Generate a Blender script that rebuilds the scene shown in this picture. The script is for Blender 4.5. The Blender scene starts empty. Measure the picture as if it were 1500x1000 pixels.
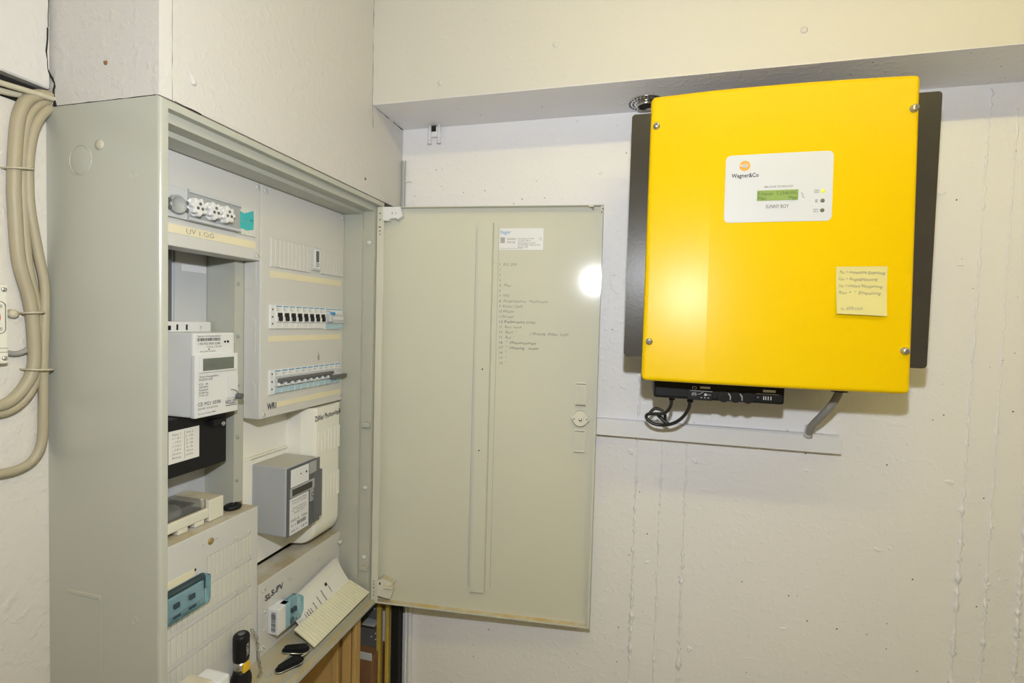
import bpy, bmesh, math, random
from mathutils import Vector, Matrix

random.seed(7)
scn = bpy.context.scene
col = scn.collection

# ------------------------------------------------------------------ camera
cam_d = bpy.data.cameras.new('camera')
cam_d.sensor_width = 36.0
cam_d.lens = 732.02 / 1500 * 36.0
cam_d.clip_start = 0.02
cam = bpy.data.objects.new('camera', cam_d)
col.objects.link(cam)
_r = Vector((0.96689983, 0.25372771, 0.02696242))
_u = Vector((-0.03547048, 0.02901655, 0.99894939))
_f = Vector((-0.25267879, 0.96684036, -0.03705594))
cam.matrix_world = Matrix(((_r.x, _u.x, -_f.x, 0.59286), (_r.y, _u.y, -_f.y, -1.14546),
                           (_r.z, _u.z, -_f.z, 1.52760), (0, 0, 0, 1)))
scn.camera = cam

# ------------------------------------------------------------------ light
scn.view_settings.view_transform = 'Standard'
scn.view_settings.look = 'None'
scn.view_settings.gamma = 1.0
scn.view_settings.use_curve_mapping = False
scn.view_settings.exposure = 0.0
FLASH_W = 27.0
TUBE_E = 33.0
world = bpy.data.worlds.new('world')
scn.world = world
world.use_nodes = True
world.node_tree.nodes['Background'].inputs[0].default_value = (1.0, 0.96, 0.9, 1)
world.node_tree.nodes['Background'].inputs[1].default_value = 0.03
# the camera's own flash gun, 19 cm above the lens
fl = bpy.data.lights.new('camera_flash', 'SPOT')
fl.energy = FLASH_W
fl.color = (0.92, 0.955, 1.0)
fl.shadow_soft_size = 0.018
fl.spot_size = math.radians(165)
fl.spot_blend = 0.6
flo = bpy.data.objects.new('camera_flash', fl)
flo.location = (0.595, -1.13, 1.72)
flo.rotation_euler = (math.radians(88), 0, math.radians(12))
col.objects.link(flo)

# ------------------------------------------------------------------ materials
MATS = {}


def mat(name, color, rough=0.5, metal=0.0, var=0.0, vscale=12.0, bump=0.0, bscale=60.0,
        dust=None, alpha=None, trans=0.0, emit=0.0, coat=0.0, spec=0.5, bdetail=4.0):
    m = bpy.data.materials.new(name)
    m.use_nodes = True
    nt = m.node_tree
    b = nt.nodes['Principled BSDF']
    b.inputs['Base Color'].default_value = (*color, 1)
    b.inputs['Roughness'].default_value = rough
    b.inputs['Metallic'].default_value = metal
    b.inputs['Specular IOR Level'].default_value = spec
    if trans:
        b.inputs['Transmission Weight'].default_value = trans
        b.inputs['IOR'].default_value = 1.12
    if alpha is not None:
        b.inputs['Alpha'].default_value = alpha
    if coat:
        b.inputs['Coat Weight'].default_value = coat
        b.inputs['Coat Roughness'].default_value = 0.08
    if emit:
        b.inputs['Emission Color'].default_value = (*color, 1)
        b.inputs['Emission Strength'].default_value = emit
    tc = nt.nodes.new('ShaderNodeTexCoord')
    out = None
    if var:
        nz = nt.nodes.new('ShaderNodeTexNoise')
        nz.inputs['Scale'].default_value = vscale
        nz.inputs['Detail'].default_value = 5
        nt.links.new(tc.outputs['Object'], nz.inputs['Vector'])
        mx = nt.nodes.new('ShaderNodeMix')
        mx.data_type = 'RGBA'
        mx.inputs['A'].default_value = (*[c * (1 - var) for c in color], 1)
        mx.inputs['B'].default_value = (*[min(1, c * (1 + var)) for c in color], 1)
        nt.links.new(nz.outputs['Fac'], mx.inputs['Factor'])
        out = mx.outputs['Result']
    if dust:
        # dust settled on upward facing faces, blotchy
        geo = nt.nodes.new('ShaderNodeNewGeometry')
        sep = nt.nodes.new('ShaderNodeSeparateXYZ')
        nt.links.new(geo.outputs['True Normal'], sep.inputs[0])
        gt = nt.nodes.new('ShaderNodeMath'); gt.operation = 'GREATER_THAN'
        gt.inputs[1].default_value = 0.75
        nt.links.new(sep.outputs['Z'], gt.inputs[0])
        n2 = nt.nodes.new('ShaderNodeTexNoise')
        n2.inputs['Scale'].default_value = 22
        n2.inputs['Detail'].default_value = 6
        nt.links.new(tc.outputs['Object'], n2.inputs['Vector'])
        rp = nt.nodes.new('ShaderNodeMapRange')
        rp.inputs[1].default_value = 0.3; rp.inputs[2].default_value = 0.62
        rp.inputs[3].default_value = 0.25; rp.inputs[4].default_value = 0.95
        nt.links.new(n2.outputs['Fac'], rp.inputs[0])
        mu = nt.nodes.new('ShaderNodeMath'); mu.operation = 'MULTIPLY'
        nt.links.new(gt.outputs[0], mu.inputs[0]); nt.links.new(rp.outputs[0], mu.inputs[1])
        m2 = nt.nodes.new('ShaderNodeMix'); m2.data_type = 'RGBA'
        if out: nt.links.new(out, m2.inputs['A'])
        else: m2.inputs['A'].default_value = (*color, 1)
        m2.inputs['B'].default_value = (*dust, 1)
        nt.links.new(mu.outputs[0], m2.inputs['Factor'])
        out = m2.outputs['Result']
    if out:
        nt.links.new(out, b.inputs['Base Color'])
    if bump:
        nb = nt.nodes.new('ShaderNodeTexNoise')
        nb.inputs['Scale'].default_value = bscale
        nb.inputs['Detail'].default_value = bdetail
        nt.links.new(tc.outputs['Object'], nb.inputs['Vector'])
        bp = nt.nodes.new('ShaderNodeBump')
        bp.inputs['Strength'].default_value = bump
        bp.inputs['Distance'].default_value = 0.002
        nt.links.new(nb.outputs['Fac'], bp.inputs['Height'])
        nt.links.new(bp.outputs[0], b.inputs['Normal'])
    MATS[name] = m
    return m


def wall_mat(name, color, pits=True, bump=0.35, rough=0.45):
    """painted concrete: lumpy paint, drips and black air pits"""
    m = bpy.data.materials.new(name)
    m.use_nodes = True
    nt = m.node_tree
    L = nt.links.new
    b = nt.nodes['Principled BSDF']
    b.inputs['Roughness'].default_value = rough
    tc = nt.nodes.new('ShaderNodeTexCoord')
    nz = nt.nodes.new('ShaderNodeTexNoise'); nz.inputs['Scale'].default_value = 3.0; nz.inputs['Detail'].default_value = 6
    L(tc.outputs['Object'], nz.inputs['Vector'])
    mx = nt.nodes.new('ShaderNodeMix'); mx.data_type = 'RGBA'
    mx.inputs['A'].default_value = (*[c * 0.95 for c in color], 1)
    mx.inputs['B'].default_value = (*[min(1, c * 1.04) for c in color], 1)
    L(nz.outputs['Fac'], mx.inputs['Factor'])
    cur = mx.outputs['Result']
    if pits:
        vo = nt.nodes.new('ShaderNodeTexVoronoi'); vo.inputs['Scale'].default_value = 55
        L(tc.outputs['Object'], vo.inputs['Vector'])
        sp = nt.nodes.new('ShaderNodeSeparateColor'); L(vo.outputs['Color'], sp.inputs[0])
        # pit radius shrinks with a random number per cell, most cells have none
        mr = nt.nodes.new('ShaderNodeMapRange')
        mr.inputs[1].default_value = 0.5; mr.inputs[2].default_value = 1.0
        mr.inputs[3].default_value = 0.0; mr.inputs[4].default_value = 0.085
        L(sp.outputs[0], mr.inputs[0])
        lt = nt.nodes.new('ShaderNodeMath'); lt.operation = 'LESS_THAN'
        L(vo.outputs['Distance'], lt.inputs[0]); L(mr.outputs[0], lt.inputs[1])
        m2 = nt.nodes.new('ShaderNodeMix'); m2.data_type = 'RGBA'
        L(lt.outputs[0], m2.inputs['Factor']); L(cur, m2.inputs['A'])
        m2.inputs['B'].default_value = (0.05, 0.04, 0.035, 1)
        cur = m2.outputs['Result']
    L(cur, b.inputs['Base Color'])
    n1 = nt.nodes.new('ShaderNodeTexNoise'); n1.inputs['Scale'].default_value = 70; n1.inputs['Detail'].default_value = 5
    n2 = nt.nodes.new('ShaderNodeTexNoise'); n2.inputs['Scale'].default_value = 240; n2.inputs['Detail'].default_value = 3
    for n in (n1, n2): L(tc.outputs['Object'], n.inputs['Vector'])
    rp = nt.nodes.new('ShaderNodeMapRange')       # blobs of thick paint
    rp.inputs[1].default_value = 0.52; rp.inputs[2].default_value = 0.75
    L(n1.outputs['Fac'], rp.inputs[0])
    ad = nt.nodes.new('ShaderNodeMath'); ad.operation = 'MULTIPLY_ADD'; ad.inputs[1].default_value = 0.35
    L(n2.outputs['Fac'], ad.inputs[0]); L(rp.outputs[0], ad.inputs[2])
    bp = nt.nodes.new('ShaderNodeBump'); bp.inputs['Strength'].default_value = bump; bp.inputs['Distance'].default_value = 0.003
    L(ad.outputs[0], bp.inputs['Height']); L(bp.outputs[0], b.inputs['Normal'])
    MATS[name] = m
    return m


CAB = (0.455, 0.465, 0.415)
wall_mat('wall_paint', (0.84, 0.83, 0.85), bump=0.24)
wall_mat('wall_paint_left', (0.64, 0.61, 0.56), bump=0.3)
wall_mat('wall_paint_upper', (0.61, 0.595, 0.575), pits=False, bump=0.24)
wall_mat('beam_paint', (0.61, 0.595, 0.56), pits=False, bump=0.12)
mat('room_wall', (0.80, 0.76, 0.66), 0.7, var=0.05, vscale=3)
mat('floor_concrete', (0.62, 0.59, 0.52), 0.8, var=0.15, vscale=6, bump=0.3)
mat('ceiling_paint', (0.76, 0.74, 0.68), 0.8, var=0.03)
mat('cabinet_paint', CAB, 0.28, var=0.02, vscale=5, bump=0.05, bscale=300, dust=(0.48, 0.38, 0.2))
mat('cover_paint', (0.62, 0.62, 0.61), 0.4, var=0.02, vscale=6, bump=0.06, bscale=350, dust=(0.45, 0.38, 0.24))
mat('door_paint', (0.63, 0.63, 0.545), 0.11, var=0.02, vscale=5, bump=0.010, bscale=260, dust=(0.60, 0.43, 0.16), spec=0.35)
mat('rib_plastic', (0.65, 0.65, 0.60), 0.45, var=0.02, dust=(0.5, 0.43, 0.28))
mat('groove_dark', (0.34, 0.34, 0.30), 0.7, var=0.1)
mat('white_plastic', (0.74, 0.75, 0.76), 0.35, var=0.02, bump=0.02, bscale=200)
mat('cream_plastic', (0.72, 0.70, 0.60), 0.4, var=0.02, dust=(0.55, 0.46, 0.3))
mat('meter_grey', (0.43, 0.45, 0.475), 0.5, var=0.05, bump=0.03, bscale=300, dust=(0.5, 0.46, 0.38))
mat('light_grey', (0.55, 0.57, 0.60), 0.45, var=0.03)
mat('mid_grey', (0.36, 0.38, 0.39), 0.45, var=0.04)
mat('dark_grey', (0.12, 0.125, 0.13), 0.45, var=0.08)
mat('black_plastic', (0.011, 0.011, 0.012), 0.45, spec=0.25, var=0.15, bump=0.04, bscale=300)
mat('black_soft', (0.010, 0.010, 0.012), 0.55, spec=0.3, var=0.1)
mat('ink', (0.02, 0.02, 0.025), 0.7, var=0.1)
mat('pencil', (0.17, 0.17, 0.16), 0.7, var=0.15)
mat('grey_print', (0.20, 0.20, 0.21), 0.7, var=0.05)
mat('white_print', (0.72, 0.72, 0.72), 0.6, var=0.05)
mat('paper', (0.78, 0.77, 0.74), 0.8, var=0.03)
mat('label_white', (0.76, 0.77, 0.80), 0.3, var=0.02)
mat('label_cream', (0.77, 0.71, 0.52), 0.75, var=0.04)
mat('teal_tape', (0.05, 0.47, 0.50), 0.55, var=0.1, vscale=60)
mat('blue_clear', (0.50, 0.80, 0.96), 0.05, trans=0.92, var=0.06, vscale=90)
mat('clear_plastic', (0.80, 0.80, 0.78), 0.08, trans=0.85, var=0.03)
mat('smoked_clear', (0.30, 0.31, 0.33), 0.12, trans=0.55, var=0.05)
mat('blue_label', (0.42, 0.58, 0.66), 0.35, var=0.06, vscale=60)
mat('blue_line', (0.05, 0.28, 0.62), 0.4, var=0.05)
mat('lcd', (0.16, 0.18, 0.15), 0.2, var=0.08, vscale=80)
mat('lcd_green', (0.28, 0.40, 0.12), 0.25, var=0.08, vscale=70)
mat('lcd_text', (0.07, 0.12, 0.04), 0.4, var=0.05)
mat('yellow_paint', (0.80, 0.53, 0.0), 0.30, spec=0.22, var=0.012, vscale=8, bump=0.03, bscale=220)
mat('heat_sink', (0.050, 0.045, 0.038), 0.30, metal=0.0, spec=0.22, var=0.15, vscale=25, bump=0.05, bscale=200)
mat('panel_white', (0.63, 0.655, 0.73), 0.4, var=0.01)
mat('logo_orange', (0.78, 0.40, 0.05), 0.5, var=0.04)
mat('led_green', (0.75, 0.80, 0.08), 0.3, var=0.03, emit=0.25)
mat('led_off', (0.16, 0.15, 0.12), 0.3, var=0.05)
mat('steel', (0.55, 0.54, 0.51), 0.3, metal=0.9, var=0.06)
mat('stainless', (0.60, 0.59, 0.57), 0.22, metal=1.0, var=0.05)
mat('brass', (0.50, 0.36, 0.12), 0.4, metal=0.7, var=0.1)
mat('sticky_note', (0.68, 0.62, 0.27), 0.8, var=0.02)
mat('cable_beige', (0.37, 0.325, 0.225), 0.5, var=0.06, vscale=30, bump=0.1, bscale=120)
mat('cable_light', (0.50, 0.46, 0.35), 0.55, var=0.05)
mat('cable_grey', (0.29, 0.28, 0.265), 0.5, var=0.06)
mat('cable_black', (0.02, 0.02, 0.02), 0.4, var=0.1)
mat('ivory_plastic', (0.84, 0.83, 0.77), 0.4, var=0.02, dust=(0.62, 0.55, 0.4))
mat('strip_plastic', (0.74, 0.71, 0.54), 0.5, var=0.03)
mat('plug_cream', (0.50, 0.48, 0.39), 0.45, var=0.03)
mat('mount_dark', (0.05, 0.045, 0.04), 0.3, var=0.1)
mat('trunking', (0.80, 0.80, 0.82), 0.5, var=0.02, bump=0.05)
mat('wood_light', (0.52, 0.33, 0.12), 0.6, var=0.22, vscale=9, bump=0.1)
mat('wood_yellow', (0.50, 0.36, 0.07), 0.6, var=0.2, vscale=9, bump=0.08)
mat('wood_brown', (0.22, 0.11, 0.05), 0.7, var=0.15, vscale=14)
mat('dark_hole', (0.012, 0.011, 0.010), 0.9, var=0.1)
mat('rust', (0.25, 0.12, 0.04), 0.8, var=0.3, vscale=300)
mat('red_print', (0.60, 0.05, 0.05), 0.6, var=0.04)
mat('torch_yellow', (0.80, 0.50, 0.02), 0.4, var=0.03)
mat('tube_glow', (1.0, 0.84, 0.33), 0.5, var=0.0, emit=TUBE_E)
mat('lamp_white', (0.8, 0.8, 0.78), 0.5, var=0.02)
mat('grille_dark', (0.05, 0.05, 0.05), 0.6, var=0.1)

# ------------------------------------------------------------------ mesh helpers
_text_cache = {}


def text_geo(s, shear=0.0, offset=0.0, space=1.0):
    key = (s, shear, offset, space)
    if key not in _text_cache:
        c = bpy.data.curves.new('txt', 'FONT')
        c.body = s
        c.size = 1.0
        c.shear = shear
        c.offset = offset
        c.space_character = space
        c.resolution_u = 2
        o = bpy.data.objects.new('txt', c)
        col.objects.link(o)
        dg = bpy.context.evaluated_depsgraph_get()
        me = bpy.data.meshes.new_from_object(o.evaluated_get(dg))
        vs = [(v.co.x, v.co.y) for v in me.vertices]
        fs = [tuple(p.vertices) for p in me.polygons]
        bpy.data.objects.remove(o)
        bpy.data.meshes.remove(me)
        bpy.data.curves.remove(c)
        _text_cache[key] = (vs, fs)
    return _text_cache[key]


class Fr:
    """a flat frame on a surface: origin, right, up, outward normal"""
    def __init__(s, o, r, u):
        s.o = Vector(o); s.r = Vector(r).normalized(); s.u = Vector(u).normalized(); s.n = s.r.cross(s.u).normalized()

    def p(s, a, b, c=0.0):
        return s.o + s.r * a + s.u * b + s.n * c


def cabf(x):   # plane facing the room at depth x in the cabinet: a = y, b = z
    return Fr((x, 0, 0), (0, 1, 0), (0, 0, 1))


class MB:
    def __init__(s):
        s.v = []; s.f = []; s.m = []; s.sm = []; s.names = []

    def mi(s, name):
        if name not in s.names: s.names.append(name)
        return s.names.index(name)

    def add(s, vs, fs, m, smooth=False):
        o = len(s.v); k = s.mi(m)
        s.v += [tuple(v) for v in vs]
        for f in fs:
            s.f.append(tuple(i + o for i in f)); s.m.append(k); s.sm.append(smooth)
        return s

    def bm(s, b, m, smooth=False):
        b.verts.ensure_lookup_table(); b.verts.index_update()
        s.add([v.co.copy() for v in b.verts], [tuple(v.index for v in f.verts) for f in b.faces], m, smooth)
        b.free()
        return s

    def box(s, x0, x1, y0, y1, z0, z1, m, bev=0.0, seg=2):
        return s.obox(Fr((0, 0, 0), (1, 0, 0), (0, 1, 0)), x0, x1, y0, y1, z0, z1, m, bev, seg)

    def obox(s, fr, a0, a1, b0, b1, c0, c1, m, bev=0.0, seg=2):
        """box in a frame: a right, b up, c outward"""
        b = bmesh.new()
        bmesh.ops.create_cube(b, size=1.0)
        for v in b.verts:
            v.co = fr.p((a0 + a1) / 2 + v.co.x * (a1 - a0), (b0 + b1) / 2 + v.co.y * (b1 - b0), (c0 + c1) / 2 + v.co.z * (c1 - c0))
        if bev:
            bmesh.ops.bevel(b, geom=b.edges[:], offset=bev, segments=seg, affect='EDGES', profile=0.6)
        return s.bm(b, m)

    def cyl(s, p0, p1, r0, m, r1=None, n=16, cap=True, smooth=True):
        p0 = Vector(p0); p1 = Vector(p1); r1 = r0 if r1 is None else r1
        d = (p1 - p0).normalized()
        a = d.orthogonal().normalized(); b = d.cross(a)
        vs = []
        for p, r in ((p0, r0), (p1, r1)):
            for i in range(n):
                t = 2 * math.pi * i / n
                vs.append(p + (a * math.cos(t) + b * math.sin(t)) * r)
        fs = [(i, (i + 1) % n, n + (i + 1) % n, n + i) for i in range(n)]
        s.add(vs, fs, m, smooth)
        if cap:
            s.add(vs, [tuple(reversed(range(n))), tuple(range(n, 2 * n))], m, False)
        return s

    def lathe(s, o, axis, prof, m, n=20, smooth=True):
        """prof = [(distance along axis, radius)]"""
        o = Vector(o); d = Vector(axis).normalized(); a = d.orthogonal().normalized(); b = d.cross(a)
        vs = []; fs = []
        for h, r in prof:
            for i in range(n):
                t = 2 * math.pi * i / n
                vs.append(o + d * h + (a * math.cos(t) + b * math.sin(t)) * r)
        for k in range(len(prof) - 1):
            for i in range(n):
                fs.append((k * n + i, k * n + (i + 1) % n, (k + 1) * n + (i + 1) % n, (k + 1) * n + i))
        fs.append(tuple(reversed(range(n)))); fs.append(tuple(range((len(prof) - 1) * n, len(prof) * n)))
        return s.add(vs, fs, m, smooth)

    def tube(s, pts, r, m, n=10, sub=4, radii=None):
        """smooth tube through points (Catmull-Rom)"""
        P = [Vector(p) for p in pts]
        if sub > 1 and len(P) > 2:
            Q = []; RR = []
            E = [P[0] * 2 - P[1]] + P + [P[-1] * 2 - P[-2]]
            for i in range(len(P) - 1):
                p0, p1, p2, p3 = E[i:i + 4]
                for k in range(sub):
                    t = k / sub
                    Q.append(0.5 * ((2 * p1) + (p2 - p0) * t + (2 * p0 - 5 * p1 + 4 * p2 - p3) * t * t + (3 * p1 - p0 - 3 * p2 + p3) * t ** 3))
            Q.append(P[-1]); P = Q
        vs = []; fs = []
        a = None
        for i, p in enumerate(P):
            d = (P[min(i + 1, len(P) - 1)] - P[max(i - 1, 0)]).normalized()
            a = d.orthogonal().normalized() if a is None else (a - d * a.dot(d)).normalized()
            b = d.cross(a)
            rr = r if radii is None else radii[min(i, len(radii) - 1)]
            for k in range(n):
                t = 2 * math.pi * k / n
                vs.append(p + (a * math.cos(t) + b * math.sin(t)) * rr)
        for i in range(len(P) - 1):
            for k in range(n):
                fs.append((i * n + k, i * n + (k + 1) % n, (i + 1) * n + (k + 1) % n, (i + 1) * n + k))
        fs.append(tuple(reversed(range(n)))); fs.append(tuple(range((len(P) - 1) * n, len(P) * n)))
        return s.add(vs, fs, m, True)

    def poly(s, fr, pts, c0, c1, m, smooth=False):
        """polygon (a, b) extruded between c0 and c1 in a frame"""
        n = len(pts)
        vs = [fr.p(a, b, c0) for a, b in pts] + [fr.p(a, b, c1) for a, b in pts]
        fs = [tuple(reversed(range(n))), tuple(range(n, 2 * n))]
        s.add(vs, fs, m)
        s.add(vs, [(i, (i + 1) % n, n + (i + 1) % n, n + i) for i in range(n)], m, smooth)
        return s

    def text(s, fr, a, b, h, body, m, width=None, c=0.0004, shear=0.0, offset=0.0, rot=0.0, align='l', jitter=0.0, space=1.0):
        vs, fs = text_geo(body, shear, offset, space)
        if not vs: return s
        x0 = min(v[0] for v in vs); x1 = max(v[0] for v in vs)
        sy = h / 0.72
        sx = sy if width is None else width / max(1e-6, x1 - x0)
        w = (x1 - x0) * sx
        off = 0 if align == 'l' else (-w / 2 if align == 'c' else -w)
        cr, sr = math.cos(rot), math.sin(rot)
        out = []
        for x, y in vs:
            X = (x - x0) * sx + off; Y = y * sy
            if jitter: Y += math.sin(X * 340 + a * 100) * jitter
            out.append(fr.p(a + X * cr - Y * sr, b + X * sr + Y * cr, c))
        return s.add(out, fs, m)

    def barcode(s, fr, a0, a1, b0, b1, m='ink', c=0.0004, seed=1, vertical=False):
        rnd = random.Random(seed)
        x = a0 if not vertical else b0
        end = a1 if not vertical else b1
        while x < end:
            w = rnd.choice((0.0005, 0.0008, 0.0012))
            if vertical: q = [(a0, x), (a1, x), (a1, min(end, x + w)), (a0, min(end, x + w))]
            else: q = [(x, b0), (min(end, x + w), b0), (min(end, x + w), b1), (x, b1)]
            s.add([fr.p(*p, c) for p in q], [(0, 1, 2, 3)], m)
            x += w + rnd.choice((0.0005, 0.0007, 0.001))
        return s

    def quad(s, fr, a0, a1, b0, b1, m, c=0.0003):
        return s.add([fr.p(a0, b0, c), fr.p(a1, b0, c), fr.p(a1, b1, c), fr.p(a0, b1, c)], [(0, 1, 2, 3)], m)

    def build(s, name, parent=None, label=None, cat=None, group=None, kind=None):
        me = bpy.data.meshes.new(name)
        me.from_pydata(s.v, [], s.f)
        for n in s.names: me.materials.append(MATS[n])
        me.polygons.foreach_set('material_index', s.m)
        me.polygons.foreach_set('use_smooth', s.sm)
        me.update()
        b = bmesh.new(); b.from_mesh(me)
        bmesh.ops.recalc_face_normals(b, faces=b.faces[:])
        b.to_mesh(me); b.free()
        o = bpy.data.objects.new(name, me)
        col.objects.link(o)
        if parent: attach(o, parent)
        tag(o, label, cat, group, kind)
        return o


def tag(o, label=None, cat=None, group=None, kind=None):
    if label: o['label'] = label
    if cat: o['category'] = cat
    if group: o['group'] = group
    if kind: o['kind'] = kind
    return o


def attach(o, parent):
    o.parent = parent
    o.matrix_parent_inverse = Matrix.Translation(-Vector(parent.location))


def thing(name, loc, label, cat, group=None):
    e = bpy.data.objects.new(name, None)
    e.empty_display_size = 0.02
    e.location = loc
    col.objects.link(e)
    return tag(e, label, cat, group)


def copy_thing(root, loc, label, group=None):
    r = root.copy(); col.objects.link(r); r.location = loc
    tag(r, label, None, group)
    for ch in [c for c in bpy.data.objects if c.parent == root]:
        c = ch.copy(); col.objects.link(c); c.parent = r
        c.matrix_parent_inverse = ch.matrix_parent_inverse.copy()
    return r


def screw(name, parent, p, axis, r, m='cover_paint', h=0.002, slot=0.7):
    axis = Vector(axis).normalized()
    b = MB(); b.lathe(p, axis, [(0, r), (h * .7, r), (h, r * .85)], m, n=14)
    a = Vector((0, 0, 1)) if abs(axis.z) < .9 else Vector((1, 0, 0))
    sd = (a * math.cos(slot) + axis.cross(a) * math.sin(slot)).normalized()
    fr = Fr(Vector(p) + axis * h, sd, axis.cross(sd))
    b.obox(fr, -r * .8, r * .8, -r * .13, r * .13, -0.0002, 0.0002, 'groove_dark')
    return b.build(name, parent)


def arc(c, r, a0, a1, n):
    return [(c[0] + r * math.cos(math.radians(a0 + (a1 - a0) * i / n)), c[1] + r * math.sin(math.radians(a0 + (a1 - a0) * i / n))) for i in range(n + 1)]


def rrect(a0, a1, b0, b1, r, n=5):
    return arc((a1 - r, b1 - r), r, 0, 90, n) + arc((a0 + r, b1 - r), r, 90, 180, n) + arc((a0 + r, b0 + r), r, 180, 270, n) + arc((a1 - r, b0 + r), r, 270, 360, n)


# ================================================================== THE ROOM
RX, RY, RZ = 2.1, -2.3, 2.42
SOF, BF = 1.998, -0.146          # beam underside and beam face
CY0, CY1, CZ0, CZ1 = -0.6453, -0.083, 0.85, 1.80   # cabinet front rectangle
MB().box(-0.6, RX, RY, 0.1, -0.1, 0, 'floor_concrete').build('floor', kind='structure')
MB().box(-0.6, RX, RY, 0.1, RZ, RZ + .1, 'ceiling_paint').build('ceiling', kind='structure')
MB().box(RX, RX + .1, RY, 0.1, 0, RZ, 'room_wall').build('wall_right', kind='structure')
MB().box(-0.6, RX, RY - .1, RY, 0, RZ, 'room_wall').build('wall_front', kind='structure')
wb = MB().box(-0.6, RX, 0, 0.1, 0, RZ, 'wall_paint').build('wall_back', kind='structure')
beam = MB().box(0.0, RX, BF, 0.0, SOF + .0012, RZ, 'beam_paint').box(0.0, RX, BF + .0004, 0.0, SOF, SOF + .0012, 'wall_paint').build('wall_beam', kind='structure')  # underside coloured lighter than the face to make up for weak light there
# plastered block over the cabinet, chamfered near corner
ch = 0.014
top = Fr((0, 0, 0), (1, 0, 0), (0, 1, 0))
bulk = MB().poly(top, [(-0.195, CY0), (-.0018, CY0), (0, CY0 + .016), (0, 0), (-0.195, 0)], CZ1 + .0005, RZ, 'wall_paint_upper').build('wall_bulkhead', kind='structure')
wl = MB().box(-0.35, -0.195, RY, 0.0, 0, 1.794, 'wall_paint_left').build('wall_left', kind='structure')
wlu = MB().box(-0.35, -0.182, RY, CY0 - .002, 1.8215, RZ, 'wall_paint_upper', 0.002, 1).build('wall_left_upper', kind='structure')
MB().box(-0.36, -0.1965, RY, CY0 - .001, 1.788, 1.835, 'dark_hole').build('gap_shade', wlu)  # near-black box stands in for the deep shade inside the wall gap


def crack(pts, r, parent, m='dark_hole', name='crack'):
    P = []
    for i in range(len(pts) - 1):
        a, b = Vector(pts[i]), Vector(pts[i + 1])
        k = max(2, int((b - a).length / 0.012))
        P += [a.lerp(b, j / k) for j in range(k)]
    P.append(Vector(pts[-1]))
    P = [p + Vector([random.uniform(-1, 1) * r * .5 for _ in range(3)]) for p in P]
    MB().tube(P, r, m, n=5, sub=1, radii=[r * random.uniform(.35, 1.25) for _ in P]).build(name, parent)


crack([(-0.182, -0.6494, 2.3), (-0.182, -0.6494, 1.9459), (-0.182, -0.6505, 1.9012)], 0.0011, wlu)
crack([(-0.182, -0.6505, 1.9012), (-0.182, -0.6523, 1.8693), (-0.182, -0.6509, 1.8479), (-0.182, -0.6477, 1.8405), (-0.180, CY0, 1.8338), (-.178, CY0, 1.827)], 0.0011, wlu)
crack([(-0.177, CY0, 1.828), (-0.179, CY0, 1.815), (-0.178, CY0, 1.801)], 0.0022, bulk)
crack([(0, BF, 2.4), (0, BF, 2.0), (0, BF + .004, 1.95)], 0.0005, bulk)
crack([(0, BF + .012, SOF), (0, -0.07, SOF - .0005)], 0.0014, beam)
crack([(0, -0.05, SOF), (0, -0.004, SOF - .0005)], 0.0011, beam)
crack([(0, CY0 + .0165, 1.93), (0, CY0 + .0165, 1.80)], 0.0004, bulk)
crack([(-0.18, CY0, 1.8005), (-0.006, CY0, 1.8005)], 0.0005, bulk)
crack([(0, CY0 + .02, 1.8005), (0, CY0 + .06, 1.8005)], 0.0008, bulk)
# rusty nails in the plaster
for p, ax in (((-0.0886, CY0, 1.8481), (0, -1, 0)), ((0, -0.1702, 1.8302), (1, 0, 0))):
    MB().lathe(p, ax, [(-.001, .0033), (.0005, .0029), (.0009, .0018), (.0022, .0013)], 'rust', n=9).build('rusty_nail', bulk)
# drip of paint on the block face
MB().tube([(0.0, -0.605, 1.852), (0.0005, -0.6, 1.842), (0.0012, -0.598, 1.833)], .003, 'wall_paint_upper', n=8, radii=[.0008, .001, .0012, .0015, .0018, .003, .004, .004, .003]).build('paint_drip', bulk)
for p in ((0.16, BF, 2.03), (.405, BF, 2.083), (0.8491, BF, 2.058)):
    MB().lathe((p[0], BF, p[2]), (0, -1, 0), [(-.001, .007), (.001, .006), (.002, .003)], 'beam_paint', n=10).build('paint_lump', beam)
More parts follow.
